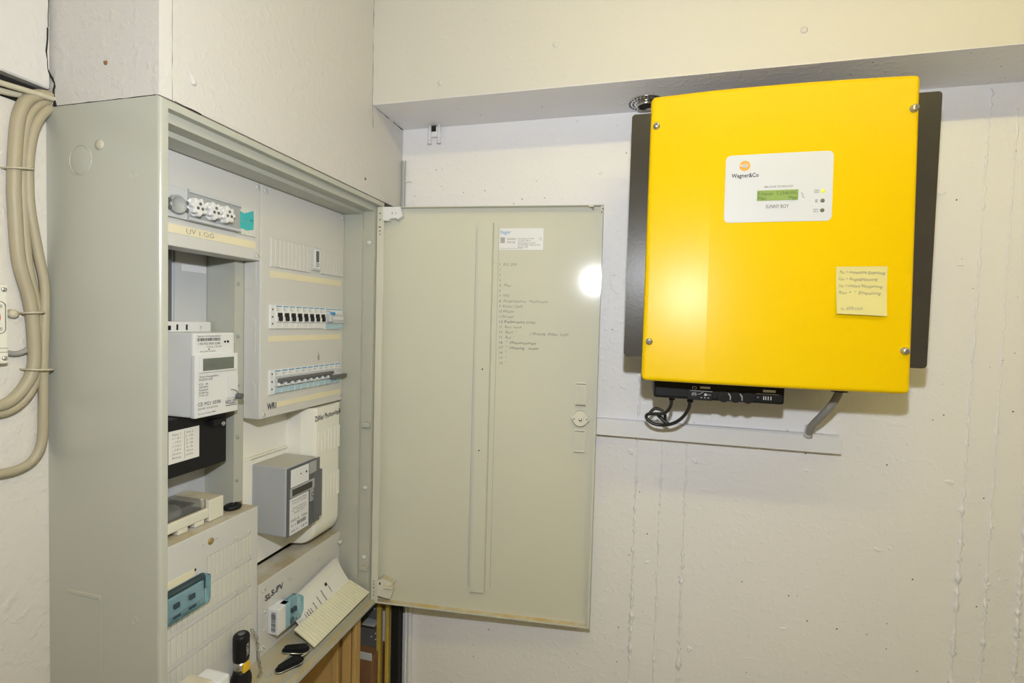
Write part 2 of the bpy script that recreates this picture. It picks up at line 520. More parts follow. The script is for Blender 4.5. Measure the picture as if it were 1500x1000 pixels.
# board marks of the formwork, cast as thin rough ridges on the back wall
for x0, x1, z0, z1, r in ((0.5905, 0.5905, .3, 1.99, .0016), (.6435, .6435, .3, 1.29, .0011), (.695, .695, .3, 1.29, .0015), (1.197, 1.207, .3, 1.99, .0017),
                          (1.2457, 1.25, .3, 1.95, .0014), (1.2985, 1.302, .3, 1.99, .0016)):
    P = []; R = []
    n = int((z1 - z0) / .006)
    for i in range(n + 1):
        t = i / n; z = z0 + (z1 - z0) * t
        P.append((x0 + (x1 - x0) * t + random.gauss(0, .0007), 0.0002, z))
        k = 1.9 - 1.0 * min(1, max(0, (z - .8) / .7))
        R.append(max(.0007, r * k * random.choice((.6, .9, 1.0, 1.3, 1.9, 2.3)) * random.uniform(.7, 1.1)))
    MB().tube(P, r, 'wall_paint', n=6, sub=1, radii=R).build('formwork_ridge', wb)
for x, z, r in ((.4887, 1.8693, .005), (1.1388, 1.7984, .005), (.7123, 1.2382, .007), (.576, 1.2467, .008), (1.1753, 1.6613, .004), (1.1798, 1.242, .007), (.7169, .8204, .007),
                (1.0638, 1.092, .006), (.62, 1.0, .005), (.556, 1.39, .006), (.93, 1.24, .004), (1.25, 1.05, .005), (.9, .9, .004), (1.085, 1.098, .004)):
    n = 14; vs = [(x, -.0014, z)]
    for k, rr in ((0, .45), (1, .8), (2, 1.0)):
        for i in range(n):
            a = 2 * math.pi * i / n
            q_ = rr * r * (1 + .28 * math.sin(2 * a + x * 50) + .18 * math.sin(3 * a + z * 70))
            vs.append((x + q_ * math.cos(a) * 1.15, (-.0017, -.0012, .0004)[k], z + q_ * math.sin(a) * .8))
    fs = [(0, 1 + i, 1 + (i + 1) % n) for i in range(n)] + [(1 + k * n + i, 1 + k * n + (i + 1) % n, 1 + (k + 1) * n + (i + 1) % n, 1 + (k + 1) * n + i) for k in range(2) for i in range(n)]
    MB().add(vs, fs, 'wall_paint', True).build('paint_lump', wb)

# fluorescent ceiling lamp over the photographer
lamp = thing('ceiling_lamp', (1.1, -0.97, RZ), 'white batten ceiling lamp with one warm fluorescent tube', 'lamp')
MB().box(0.42, 1.78, -1.01, -0.93, RZ - .028, RZ - .001, 'lamp_white', .004).build('batten', lamp)
for x in (0.45, 1.75):
    MB().box(x - .012, x + .012, -.985, -.955, RZ - .085, RZ - .026, 'lamp_white', .003).build('tube_holder', lamp)
MB().cyl((.462, -.97, RZ - .065), (1.738, -.97, RZ - .065), .013, 'tube_glow', n=12).build('fluorescent_tube', lamp)

# ================================================================== CABINET
cab = thing('distribution_cabinet', (-0.1, -0.358, CZ0), 'tall light grey sheet metal distribution cabinet with its door swung open', 'cabinet')
prof = [(0, -.1945), (0, -.004), (.0008, -.0016), (.0022, -.0004), (.004, 0), (.0112, 0), (.0117, -.0006), (.0117, -.0124), (.0248, -.0124), (.0248, -.0387), (.0323, -.0387), (.0323, -.190)]
hb = MB()
vs = []; fs = []
for d, x in prof:
    d0 = min(d, .0117)      # the near side has a plain flange only
    vs += [(x, CY0 + d0, CZ0 + d), (x, CY1 - d, CZ0 + d), (x, CY1 - d, CZ1 - d), (x, CY0 + d0, CZ1 - d)]
for k in range(len(prof) - 1):
    for i in range(4):
        fs.append((k * 4 + i, k * 4 + (i + 1) % 4, k * 4 + 4 + (i + 1) % 4, k * 4 + 4 + i))
fs += [(0, 1, 2, 3), tuple(len(vs) - 4 + i for i in range(4))]
hb.add(vs, fs, 'cabinet_paint')
hb.build('housing', cab)
# knock-outs and marks pressed in the near side
side = Fr((0, CY0, 0), (1, 0, 0), (0, 0, 1))


def disc(name, a, b, r, h, m='cabinet_paint'):
    MB().lathe(side.p(a, b), side.n, [(-.001, r), (h * .5, r * .985), (h, r * .93)], m, n=36).build(name, cab)


def ring(name, a, b, r, t, m='cabinet_paint'):
    pts = [side.p(a + r * math.cos(i / 36 * 2 * math.pi), b + r * math.sin(i / 36 * 2 * math.pi)) for i in range(37)]
    MB().tube(pts, t, m, n=6, sub=1).build(name, cab)


disc('knockout', -0.1329, 1.7272, .0185, .0003); ring('knockout_rim', -0.1329, 1.7272, .0193, .0009, 'cabinet_paint')
MB().lathe(side.p(-0.0995, 1.7447), side.n, [(-.001, .0072), (.0012, .0066), (.0022, .004)], 'plug_cream', n=18).build('plug', cab)
ring('knockout_rim', -0.0434, 1.7025, .005, .0005); ring('knockout_rim', -0.0408, 1.1221, .005, .0005)
MB().obox(side, -.1594, -.100, 1.1405, 1.1459, -.001, .0012, 'cabinet_paint', .0008).build('pressed_slot', cab)
MB().obox(side, -.1594, -.100, .95, 1.1405, -.001, .0003, 'cabinet_paint').build('pressed_field', cab)

XP = -0.085
FP = cabf(XP)


def cover(name, y0, y1, z0, z1, depth, label):
    b = MB(); b.box(XP - depth, XP, y0, y1, z0, z1, 'cover_paint', .0018)
    return b.build(name, cab, label)


def label_strip(parent, y0, y1, z0, z1, txt=None, tw=None, ta=None):
    b = MB(); b.obox(FP, y0, y1, z0, z1, 0, .0005, 'label_cream')
    if txt: b.text(FP, ta, z0 + .003, .008, txt, 'grey_print', width=tw, c=.0008, jitter=.0006, offset=-.01)
    b.build('label_strip', parent, 'cream paper label strip')


def blank_strip(parent, y0, y1, z0, z1, n, name='blanking_strip', fr=FP, c=0.0022, gw=.0009, m='rib_plastic'):
    """snap-off blanking strip: raised segments parted by fine grooves"""
    b = MB(); b.obox(fr, y0, y1, z0, z1, -.001, c * .55, 'groove_dark' if m == 'rib_plastic' else m)
    w = (y1 - y0) / n
    for i in range(n):
        b.obox(fr, y0 + i * w + gw / 2, y0 + (i + 1) * w - gw / 2, z0, z1, -.001, c, m, .0004, 1)
    return b.build(name, parent, 'ribbed snap-off blanking strip')


# ---- upper left cover with fuses
cUL = cover('cover_panel', -0.615, -0.3795, 1.628, 1.7672, .045, 'upper left cover plate with fuses')
blank_strip(cUL, -0.433, -0.391, 1.668, 1.7155, 6, gw=.0006)
tb = MB()
tp = [(-.4362, 1.7035), (-.428, 1.7065), (-.42, 1.7045), (-.41, 1.7085), (-.3985, 1.7135), (-.3975, 1.695), (-.3985, 1.68), (-.405, 1.6785), (-.414, 1.6765), (-.425, 1.6785), (-.434, 1.6745), (-.4365, 1.69)]
tb.poly(FP, tp, .0022, .0029, 'teal_tape'); tb.text(FP, -.426, 1.690, .004, 'Sicherung', 'mid_grey', width=.016, c=.0032, offset=-.01); tb.text(FP, -.4065, 1.694, .004, 'Haus', 'ink', width=.007, c=.0032); tb.build('tape', cUL, 'teal adhesive tape')
label_strip(cUL, -0.57, -0.3905, 1.6475, 1.6605, 'UV 1.OG', .05, -0.531)
for y, z in ((-.3862, 1.7585), (-.3862, 1.637)): screw('cover_screw', cUL, (XP, y, z), (1, 0, 0), .0052)
base = thing('fuse_block', (XP, -.5, 1.69), 'grey fuse block with three white screw caps and open sockets', 'fuse block')
MB().obox(FP, -.60, -.5345, 1.6695, 1.7155, 0, .007, 'light_grey', .001).build('socket_block', base)
MB().obox(FP, -.534, -.434, 1.669, 1.7165, 0, .008, 'mid_grey', .001).build('socket_block', base)
for z in (1.672, 1.7135): MB().obox(FP, -.534, -.434, z - .002, z + .002, .008, .0105, 'light_grey', .0006).build('socket_rail', base)
for y, z, m, r in ((-.583, 1.6865, 'dark_grey', .0125), (-.5551, 1.6881, 'mid_grey', .0135)):
    s_ = MB().lathe((XP + .007, y, z), (1, 0, 0), [(0, r), (.006, r), (.008, r * .9), (.004, r * .75), (.003, 0.001)], m, n=18).build('fuse_socket', base, 'open fuse socket')
    for dz in (.005, -.005): MB().cyl((XP + .007, y + .0135, z + dz), (XP + .0145, y + .0135, z + dz), .0028, 'dark_grey', n=10).build('contact', s_)


def fuse_cap(y, z):
    n = 56; ringv = []
    prof_ = ((0, .0138, .0), (.003, .0140, .0), (.0035, .0122, .0018), (.0115, .0122, .0021), (.0135, .0106, .0017), (.0135, .0066, .0))
    for h, rb, amp in prof_:
        for i in range(n):
            a = 2 * math.pi * i / n
            r = rb + amp * math.cos(a * 7 + y * 40)
            ringv.append((XP + .008 + h, y + r * math.cos(a), z + r * math.sin(a)))
    fs = [(k * n + i, k * n + (i + 1) % n, (k + 1) * n + (i + 1) % n, (k + 1) * n + i) for k in range(5) for i in range(n)]
    fs.append(tuple(range(5 * n, 6 * n)))
    b = MB(); b.add(ringv, fs, 'white_plastic', False); t = b.build('fuse_cap', base, 'white screw-in fuse cap')
    for a in (90, 210, 330):
        ca, sa = math.cos(math.radians(a)), math.sin(math.radians(a))
        MB().cyl((XP + .0200, y + .0046 * ca, z + .0046 * sa), (XP + .0222, y + .0046 * ca, z + .0046 * sa), .0024, 'dark_grey', n=10).build('test_hole', t)


fuse_cap(-.526, 1.6905)
fuse_cap(-.4965, 1.6908)
fuse_cap(-.4705, 1.6909)

# ---- upper right cover with breakers
cUR = cover('cover_panel', -0.3775, -0.1160, 1.337, 1.7672, .036, 'upper right cover plate with two breaker rows')
blank_strip(cUR, -.3535, -.238, 1.621, 1.674, 10, gw=.0006, m='cover_paint')
blank_strip(cUR, -.2045, -.1262, 1.6225, 1.6725, 7, gw=.0006, m='cover_paint')
label_strip(cUR, -.3544, -.1278, 1.601, 1.6135)
label_strip(cUR, -.3563, -.1262, 1.4795, 1.491)
label_strip(cUR, -.3331, -.1246, 1.353, 1.3635)
b = MB(); b.text(FP, -.358, 1.352, .012, 'WR1', 'ink', width=.0235, c=.0006, jitter=.0008, offset=.022); b.build('handwriting', cUR, 'black felt pen note')
b = MB(); b.tube([(XP + .0004, -.2105, 1.4455), (XP + .0004, -.2055, 1.4355), (XP + .0004, -.2015, 1.4475)], .0004, 'pencil', n=4, sub=1)
b.tube([(XP + .0004, -.206, 1.452), (XP + .0004, -.2055, 1.4355)], .0004, 'pencil', n=4, sub=1); b.build('pencil_arrow', cUR)
for y, z in ((-.3665, 1.7575), (-.3665, 1.346), (-.1235, 1.35), (-.1235, 1.758)): screw('cover_screw', cUR, (XP, y, z), (1, 0, 0), .0052)
# octagonal knock-outs on the cover's near side
cs = Fr((0, -0.3775, 0), (1, 0, 0), (0, 0, 1))
for z0, z1 in ((1.575, 1.64), (1.455, 1.525), (1.365, 1.405)):
    k = .006
    o8 = [(-.1195, z0), (-.1, z0), (-.1 + k, z0 + k), (-.1 + k, z1 - k), (-.1, z1), (-.1195, z1)]
    MB().poly(cs, o8, -.0005, .0008, 'cover_paint').build('knockout', cUR)

tm = thing('timer_switch', (XP, -.2207, 1.651), 'slim grey timer switch set in the top blanking strip', 'timer')
MB().obox(FP, -.2345, -.2072, 1.6275, 1.6755, -.002, .0045, 'light_grey', .001).build('frame', tm)
MB().obox(FP, -.2305, -.2112, 1.632, 1.672, .0035, .0056, 'white_plastic', .0006).build('face', tm)
MB().obox(FP, -.2255, -.2172, 1.645, 1.668, .005, .0072, 'dark_grey', .0006).build('slider', tm)
for z in (1.637, 1.6415): MB().obox(FP, -.2265, -.2155, z - .0015, z + .0015, .005, .0066, 'mid_grey').build('button', tm)

PITCH = 0.0193
ORD = ['first', 'second', 'third', 'fourth', 'fifth', 'sixth', 'seventh', 'eighth', 'ninth', 'tenth', 'eleventh', 'twelfth']


def make_breaker(loc, label, group):
    t = thing('circuit_breaker', loc, label, 'circuit breaker', group)
    f = Fr(loc, (0, 1, 0), (0, 0, 1))
    w = PITCH / 2 - .0004
    MB().obox(f, -w, w, -.0225, .0225, -.002, .0035, 'white_plastic', .0006, 1).build('body', t)
    MB().obox(f, -w, w, -.0100, .0100, .003, .0065, 'white_plastic', .0008, 1).build('nose', t)
    b = MB()
    b.obox(f, -.0066, .0052, .000, .008, .0055, .0085, 'black_plastic', .0010, 1)
    b.obox(f, -.0040, .0030, -.0075, .002, .0055, .0115, 'black_plastic', .0012, 1)
    b.build('toggle', t)
    b = MB(); b.quad(f, -w * .85, w * .85, .0195, .0212, 'blue_line', c=.0038)
    for i in range(2): b.text(f, -.006, .0155 - i * .0037, .0024, ('B16' if i == 0 else '230V'), 'grey_print', c=.0038)
    b.build('print', t)
    b = MB(); b.text(f, -.001, -.018, .004, '-', 'grey_print', c=.0038); b.build('number_mark', t)
    return t


GROUP1 = 'black-toggle breakers in the upper row'
b0 = make_breaker((XP, -.3557 + .017 + PITCH * .5 - .004, 1.527), 'first black-toggle circuit breaker from the left, upper row', GROUP1)
for i in range(1, 8):
    copy_thing(b0, (XP, -.3557 + .013 + PITCH * (i + .5) * .985, 1.527), ORD[i] + ' black-toggle circuit breaker from the left, upper row', GROUP1)
# end piece left of the breakers
ep = thing('end_piece', (XP, -.349, 1.527), 'white end piece left of the upper breaker row', 'end piece')
MB().obox(FP, -.3555, -.3432, 1.5045, 1.5495, -.002, .0035, 'white_plastic', .0006, 1).build('body', ep)
for z in (1.514, 1.527, 1.541): MB().cyl((XP + .003, -.350, z), (XP + .0042, -.350, z), .0018, 'dark_grey', n=10).build('hole', ep)
rc = thing('residual_current_device', (XP, -.157, 1.527), 'wide switch with a blue test button ending the upper row', 'circuit breaker')
R0, R1 = -.1895, -.1237
MB().obox(FP, R0, R1, 1.5025, 1.5495, -.002, .0035, 'white_plastic', .0006, 1).build('body', rc)
MB().obox(FP, R0, R1, 1.516, 1.537, .003, .0065, 'light_grey', .0008, 1).build('nose', rc)
MB().obox(FP, -.172, -.158, 1.5345, 1.541, .003, .0085, 'blue_line', .001, 1).build('test_button', rc)
MB().obox(FP, -.187, -.1755, 1.519, 1.534, .006, .016, 'light_grey', .0015, 1).build('toggle', rc)
MB().obox(FP, -.170, -.127, 1.523, 1.530, .006, .0085, 'white_plastic', .0012, 1).build('ridge', rc)
MB().obox(FP, R0 + .001, R1 - .001, 1.504, 1.515, .003, .0044, 'blue_label', .0006, 1).build('label_window', rc)
b = MB(); b.quad(FP, R0 + .002, R1 - .002, 1.546, 1.5475, 'blue_line', c=.0038); b.text(FP, -.186, 1.5405, .0035, '4P 40A', 'grey_print', c=.0038); b.build('print', rc)

# lower row
GROUP2 = 'breakers with blue labels in the lower row'


def make_breaker2(loc, label, group):
    t = thing('circuit_breaker', loc, label, 'circuit breaker', group)
    f = Fr(loc, (0, 1, 0), (0, 0, 1))
    w = PITCH / 2 - .0004
    MB().obox(f, -w, w, -.0235, .0225, -.002, .0035, 'white_plastic', .0006, 1).build('body', t)
    MB().obox(f, -w, w, -.0095, .0105, .003, .0065, 'light_grey', .0008, 1).build('nose', t)
    MB().obox(f, -.0055, .0055, -.0085, -.0015, .006, .0125, 'white_plastic', .001, 1).build('toggle', t)
    MB().obox(f, -w * .93, w * .93, -.0225, -.0108, .003, .0048, 'blue_label', .0006, 1).build('label_window', t)
    b = MB(); b.quad(f, -w * .85, w * .85, .0193, .0212, 'blue_line', c=.0038); b.text(f, -.006, .0135, .003, 'B16', 'grey_print', c=.0038); b.build('print', t)
    return t


y20 = -.3445
b1 = make_breaker2((XP, y20 + PITCH * .5, 1.4035), 'first blue-label circuit breaker from the left, lower row', GROUP2)
for i in range(1, 11):
    copy_thing(b1, (XP, y20 + PITCH * (i + .5), 1.4035), ORD[i] + ' blue-label circuit breaker from the left, lower row', GROUP2)
ep = thing('end_piece', (XP, -.350, 1.4035), 'white end piece left of the lower breaker row', 'end piece')
MB().obox(FP, -.3557, -.3448, 1.3795, 1.4265, -.002, .0035, 'white_plastic', .0006, 1).build('body', ep)
for z in (1.39, 1.404, 1.419): MB().cyl((XP + .003, -.350, z), (XP + .0042, -.350, z), .0018, 'dark_grey', n=10).build('hole', ep)
t = thing('switch_bar', (XP, -.25, 1.406), 'long dark grey bar across the lower breaker toggles', 'bar')
MB().obox(FP, -.343, -.171, 1.4035, 1.4105, .0105, .0155, 'dark_grey', .0015).build('bar', t)
for i in range(9): MB().obox(FP, y20 + PITCH * (i + .5) - .004, y20 + PITCH * (i + .5) + .004, 1.3985, 1.4045, .0095, .0135, 'dark_grey', .0008, 1).build('tooth', t)
t = thing('switch_bar', (XP, -.155, 1.4), 'short dark grey bar over the last three lower breakers', 'bar')
MB().obox(FP, -.1825, -.1285, 1.394, 1.4015, .0115, .021, 'dark_grey', .0015).build('bar', t)

# ---- left meter field
MB().box(-.192, -.186, -.60, -.3765, 1.15, 1.64, 'light_grey', .001).build('back_plate', cab)
rail = MB(); rail.box(-.19, -.1205, -.3985, -.3770, 1.15, 1.64, 'cabinet_paint', .0012)
rail = rail.build('meter_rail', cab)
for z in (1.585, 1.49, 1.40, 1.305, 1.225): screw('rail_screw', rail, (-.1205, -.3915, z), (1, 0, 0), .0032, 'mid_grey')
MB().box(-.186, -.1825, -.4635, -.3995, 1.500, 1.640, 'light_grey', .001).build('insulation_sheet', cab)
b = MB(); b.obox(cabf(-.1825), -.451, -.4015, 1.6025, 1.6145, 0, .0006, 'label_white'); b.build('label_strip', cab)
MB().box(-.186, -.170, -.520, -.480, 1.505, 1.64, 'dark_grey', .002).build('busbar_cover', cab, 'dark grey vertical bar')
# meter carrier
cr_ = MB(); cr_.box(-.186, -.166, -.56, -.405, 1.345, 1.515, 'white_plastic', .003)
f = cabf(-.166)
cr_.obox(f, -.50, -.487, 1.5005, 1.508, 0, .002, 'black_plastic', .0005)
for y in (-.474, -.456): cr_.obox(f, y - .0015, y + .0015, 1.5005, 1.510, 0, .0006, 'black_plastic')
cr_.text(f, -.43, 1.501, .006, 'T', 'grey_print')
cr_.build('meter_carrier', cab)

m1 = thing('electricity_meter', (-.165, -.463, 1.43), 'white electronic electricity meter above the black box', 'meter', 'electricity meters')
MB().box(-.166, -.099, -.505, -.4215, 1.361, 1.498, 'white_plastic', .003).build('body', m1)
f = cabf(-.099)
lo = MB(); lo.obox(f, -.506, -.4185, 1.3605, 1.4625, -.004, .005, 'white_plastic', .002)
lo.build('front_cover', m1)
f2 = cabf(-.094)
MB().obox(f2, -.4995, -.4235, 1.4335, 1.4605, 0, .003, 'white_plastic', .0015).build('display_bezel', m1)
b = MB(); b.obox(f2, -.494, -.431, 1.4365, 1.4565, .0025, .0034, 'lcd', .0003, 1)
b.text(f2, -.488, 1.441, .009, '1.8.0  00', 'dark_grey', width=.045, c=.0036); b.build('display', m1)
b = MB()
b.text(f, -.497, 1.4915, .0024, 'Eigentum der Netzgesellschaft', 'ink', width=.045)
b.barcode(f, -.498, -.452, 1.4845, 1.4895, seed=3)
b.text(f, -.496, 1.4785, .0038, '1 HLY02 0000 5288', 'ink', width=.043)
b.text(f, -.479, 1.4735, .003, 'Holley, DEU0X', 'grey_print', width=.03)
b.text(f, -.492, 1.4665, .0022, 'RA 10.000 imp./kWh', 'ink', width=.03)
for y, r in ((-.4425, .0018), (-.4365, .0022)): b.cyl(f.p(y, 1.4825, 0), f.p(y, 1.4825, .0008), r, 'black_plastic', n=10)
b.cyl(f.p(-.475, 1.4708, 0), f.p(-.475, 1.4708, .0006), .0011, 'black_plastic', n=8)
b.build('rating_print', m1)
b = MB()
b.text(f2, -.4985, 1.4255, .0034, 'Zweirichtungszähler', 'ink', width=.038)
b.text(f2, -.4985, 1.4205, .0036, 'EHZ541-DD', 'ink', width=.026)
for i in range(5): b.text(f2, -.499, 1.4135 - i * .0047, .003, ['Cl. A', '230/400V', '5(60)A', '50Hz', 'TYP 27'][i], 'ink', width=.018)
b.text(f2, -.5005, 1.3795, .0062, 'CE M21 0598', 'ink', width=.044)
b.text(f2, -.5, 1.3735, .003, 'DE MTP 19 B 009 M00', 'ink', width=.038)
b.text(f2, -.5, 1.366, .0024, 'Service Hotline 0800', 'ink', width=.034)
b.text(f2, -.4455, 1.375, .0075, 'HOLLEY', 'ink', width=.024, offset=.015)
b.quad(f2, -.4455, -.4215, 1.3720, 1.3732, 'ink')
b.build('rating_print', m1)
# raised service flap, seal and wire
MB().obox(f2, -.4455, -.4195, 1.385, 1.425, 0, .0012, 'white_plastic', .001).build('service_flap', m1)
MB().cyl((-.0925, -.4225, 1.3865), (-.083, -.4205, 1.3865), .0052, 'dark_grey', n=14).build('seal', m1)
MB().tube([(-.0925, -.436, 1.4), (-.0895, -.43, 1.3985), (-.088, -.424, 1.393), (-.087, -.4215, 1.388)], .0005, 'dark_grey', n=5).build('seal_wire', m1)

bx = thing('terminal_box', (-.17, -.47, 1.3), 'black terminal box with a white paper label under the white meter', 'box')
MB().box(-.186, -.125, -.548, -.411, 1.265, 1.36, 'black_plastic', .003).build('body', bx)
f = cabf(-.125)
b = MB(); b.obox(f, -.5255, -.469, 1.2885, 1.341, 0, .0005, 'paper')
for i in range(7):
    b.text(f, -.519, 1.333 - i * .0062, .0034, ['Netz 1', '+ 1.8.1', '- 1.8.2', '+ 2.8.1', '- 2.8.2', 'Summe', 'Bezug'][i], 'grey_print', width=.015, c=.0007)
    b.text(f, -.494, 1.333 - i * .0062, .0034, ['Anz 2', '1 +A', '2 -A', '3 +R', '4 -R', 'Wert', 'kWh'][i], 'grey_print', width=.013, c=.0007)
b.quad(f, -.497, -.4965, 1.293, 1.338, 'ink', c=.0007)
b.build('paper_label', bx)
b = MB(); b.obox(f, -.451, -.4265, 1.336, 1.347, 0, .012, 'black_soft', .002); b.build('clamp', bx)
screw('clamp_screw', bx, (-.113, -.4315, 1.338), (1, 0, 0), .004, 'steel')

# ---- lower left cover
cLL = cover('cover_panel', -0.615, -0.3785, 0.8825, 1.177, .09, 'lower left cover plate with ribbed strips')
for z0, z1 in ((1.093, 1.131), (1.043, 1.083), (0.993, 1.033), (.943, .983)):
    blank_strip(cLL, -.49 if z0 > 1.07 else -.585, -.393, z0, z1, 12 if z0 > 1.07 else 20, gw=.0006, c=.0011, m='rib_plastic')
for y in (-.4, -.43):
    for z in (1.138, 1.088, 1.038): MB().lathe((XP, y, z), (1, 0, 0), [(0, .003), (.001, .0027)], 'rib_plastic', n=12).build('rivet', cLL)
MB().obox(FP, -.5165, -.5115, 1.1185, 1.1225, -.0005, .0006, 'dark_hole').build('slot', cLL)
screw('cover_lock', cLL, (XP, -.4835, 1.1545), (1, 0, 0), .0055, 'brass')
for a, t_ in ((-.5, 'zu'), (-.4745, 'auf')):
    b = MB(); b.text(FP, a, 1.153, .003, t_, 'grey_print', c=.0004); b.build('print', cLL)
b = MB(); b.obox(FP, -.585, -.515, 1.112, 1.123, -.001, .001, 'label_cream'); b.build('label_strip', cLL)

t = thing('terminal_cover', (XP, -.535, 1.085), 'clear blue terminal cover on the lower left ribbed panel', 'terminal', 'clear blue terminal covers')
b = MB(); b.poly(FP, rrect(-.58, -.4955, 1.064, 1.110, .006), 0, .013, 'blue_clear'); b.build('shell', t)
MB().obox(FP, -.575, -.503, 1.070, 1.100, .001, .006, 'light_grey', .002).build('terminal_block', t)
for y in (-.555, -.528):
    MB().obox(FP, y - .005, y + .005, 1.083, 1.091, .008, .0125, 'black_plastic', .001, 1).build('clamp', t)
    MB().obox(FP, y - .009, y + .006, 1.068, 1.0745, .013, .0155, 'blue_clear', .001, 1).build('clip', t)

od = thing('old_switch_clock', (-.14, -.49, 1.178), 'old cream switching clock with a clear lid and dark dial', 'clock')
top_ = Fr((0, 0, 1.1775), (0, 1, 0), (-1, 0, 0))
ob = MB()
ob.box(-.178, -.104, -.60, -.468, 1.186, 1.203, 'cream_plastic', .0025)
ob.build('case', od)
for y in (-.585, -.553, -.516, -.485): MB().box(-.17, -.1055, y - .009, y + .009, 1.1775, 1.187, 'cream_plastic', .002).build('foot', od)
MB().box(-.186, -.105, -.467, -.437, 1.1775, 1.2145, 'cream_plastic', .002).build('terminal_cap', od)
b = MB(); b.box(-.176, -.107, -.60, -.471, 1.203, 1.218, 'clear_plastic', .003); b.build('clear_lid', od)
MB().lathe((-.142, -.53, 1.203), (0, 0, 1), [(0, .031), (.006, .031), (.008, .028), (.0085, .012), (.010, .011), (.0105, .001)], 'dark_grey', n=32).build('dial', od)
for y in (-.475, -.592): MB().lathe((-.112, y, 1.203), (0, 0, 1), [(0, .003), (.014, .003), (.016, .0018)], 'cream_plastic', n=10).build('lid_screw', od)

kr = thing('key', (-.116, -.405, 1.178), 'key with a black plastic ring head on the ledge', 'key')
pts = [(-.116 + .010 * math.cos(a), -.406 + .012 * math.sin(a), 1.1815) for a in [i / 24 * 2 * math.pi for i in range(25)]]
MB().tube(pts, .0042, 'black_soft', n=10, sub=1).build('ring_head', kr)
MB().box(-.121, -.1185, -.396, -.381, 1.1795, 1.1835, 'brass', .0005).build('blade', kr)

# ---- right meter field
MB().box(-.152, -.142, -.3765, -.1160, 1.03, 1.34, 'ivory_plastic', .002).build('meter_plate', cab)
MB().box(-.142, -.136, -.372, -.235, 1.248, 1.252, 'ivory_plastic', .001).build('plate_ridge', cab)
MB().box(-.142, -.132, -.37, -.345, 1.03, 1.25, 'ivory_plastic', .001).build('plate_ridge', cab)
# bowed white cover with rounded lower edge
wc = thing('meter_cover', (-.11, -.18, 1.035), 'bowed white plastic cover with handwriting behind the grey meter', 'cover')
y0, y1 = -.2275, -.1265
prof_c = [(-.142, 1.334), (-.078, 1.334)] + [(-.078, z) for z in (1.26, 1.18, 1.12)] + [(-.078 - .03 * (1 - math.cos(a)), 1.075 - .038 * math.sin(a)) for a in [i / 10 * math.pi / 2 for i in range(11)]] + [(-.142, 1.037)]
prof_c = [(x, z) for x, z in prof_c]
sidef = Fr((0, y0, 0), (1, 0, 0), (0, 0, 1))
b = MB()
n = len(prof_c)
vv = []
rows = [(y0 - .004, -.03), (y0 + .003, -.004), (y0 + .010, 0), (y1 - .012, 0), (y1 - .003, -.004), (y1, -.014)]
for yy, dx in rows:
    for x, z in prof_c: vv.append((max(-.142, x + dx) if x > -.14 else x, yy, z))
fs = []
for k in range(len(rows) - 1):
    for i in range(n): fs.append((k * n + i, k * n + (i + 1) % n, (k + 1) * n + (i + 1) % n, (k + 1) * n + i))
fs += [tuple(range(n)), tuple(range((len(rows) - 1) * n, len(rows) * n))]
b.add(vv, fs, 'ivory_plastic', False); b.build('shell', wc)
f = cabf(-.078)
for z0, z1 in ((1.232, 1.282), (1.122, 1.178)):
    b = MB()
    for i in range(7):
        yy = -.213 + i * .0118
        b.obox(f, yy, yy + .0088, z0, z1, -.0005, .0008, 'ivory_plastic', .0005, 1)
    b.build('ribs', wc)
b = MB(); b.text(f, -.2255, 1.3055, .0115, 'Zähler Photovoltaik', 'ink', width=.094, jitter=.0010, rot=.045, c=.0006, offset=.012); b.build('handwriting', wc, 'black felt pen note')

m2 = thing('electricity_meter', (-.12, -.285, 1.1), 'grey electricity meter with a smoked front under the handwriting', 'meter', 'electricity meters')
MB().box(-.142, -.064, -.331, -.2375, 1.100, 1.236, 'meter_grey', .002).build('body', m2)
f = cabf(-.064)
MB().obox(f, -.3285, -.2305, 1.0985, 1.2335, 0, .004, 'smoked_clear', .0012).build('front_window', m2)
f3 = cabf(-.0598)
b = MB(); b.obox(f3, -.322, -.268, 1.1945, 1.2295, 0, .0005, 'label_white')
for y, r in ((-.293, .0014), (-.276, .002)): b.cyl(f3.p(y, 1.215, 0), f3.p(y, 1.215, .0012), r, 'black_plastic', n=10)
b.build('upper_label', m2)
MB().obox(f3, -.266, -.244, 1.206, 1.2305, 0, .0008, 'mid_grey', .0004).build('optical_port', m2)
MB().obox(f3, -.3235, -.242, 1.1745, 1.1935, -.003, .0022, 'mid_grey', .001).build('display_frame', m2)
MB().obox(f3, -.320, -.2595, 1.1775, 1.1905, .0018, .0027, 'mount_dark', .0003).build('display', m2)
MB().obox(f3, -.252, -.226, 1.106, 1.207, -.0035, .0025, 'smoked_clear', .001).build('side_window', m2)
b = MB(); b.obox(f3, -.3245, -.268, 1.1005, 1.1725, 0, .0005, 'label_white')
b.text(f3, -.296, 1.1655, .0032, 'Elektronischer Zähler', 'ink', width=.045, c=.0007, align='c')
b.text(f3, -.296, 1.1605, .0028, 'Drehstrom 3x230/400V', 'ink', width=.042, c=.0007, align='c')
b.text(f3, -.296, 1.1505, .0028, 'Eigentum Stadtwerke', 'ink', width=.04, c=.0007, align='c')
b.text(f3, -.296, 1.1455, .0028, 'Nr. 1 EMH00 0512', 'ink', width=.044, c=.0007, align='c')
b.text(f3, -.296, 1.1405, .0028, 'Baujahr 2011', 'ink', width=.03, c=.0007, align='c')
b.text(f3, -.322, 1.126, .005, '5(60) A   50Hz', 'ink', width=.05, c=.0007)
b.barcode(f3, -.303, -.276, 1.1155, 1.123, c=.0007, seed=5)
b.text(f3, -.321, 1.1165, .0042, 'Cl. 2', 'ink', width=.014, c=.0007)
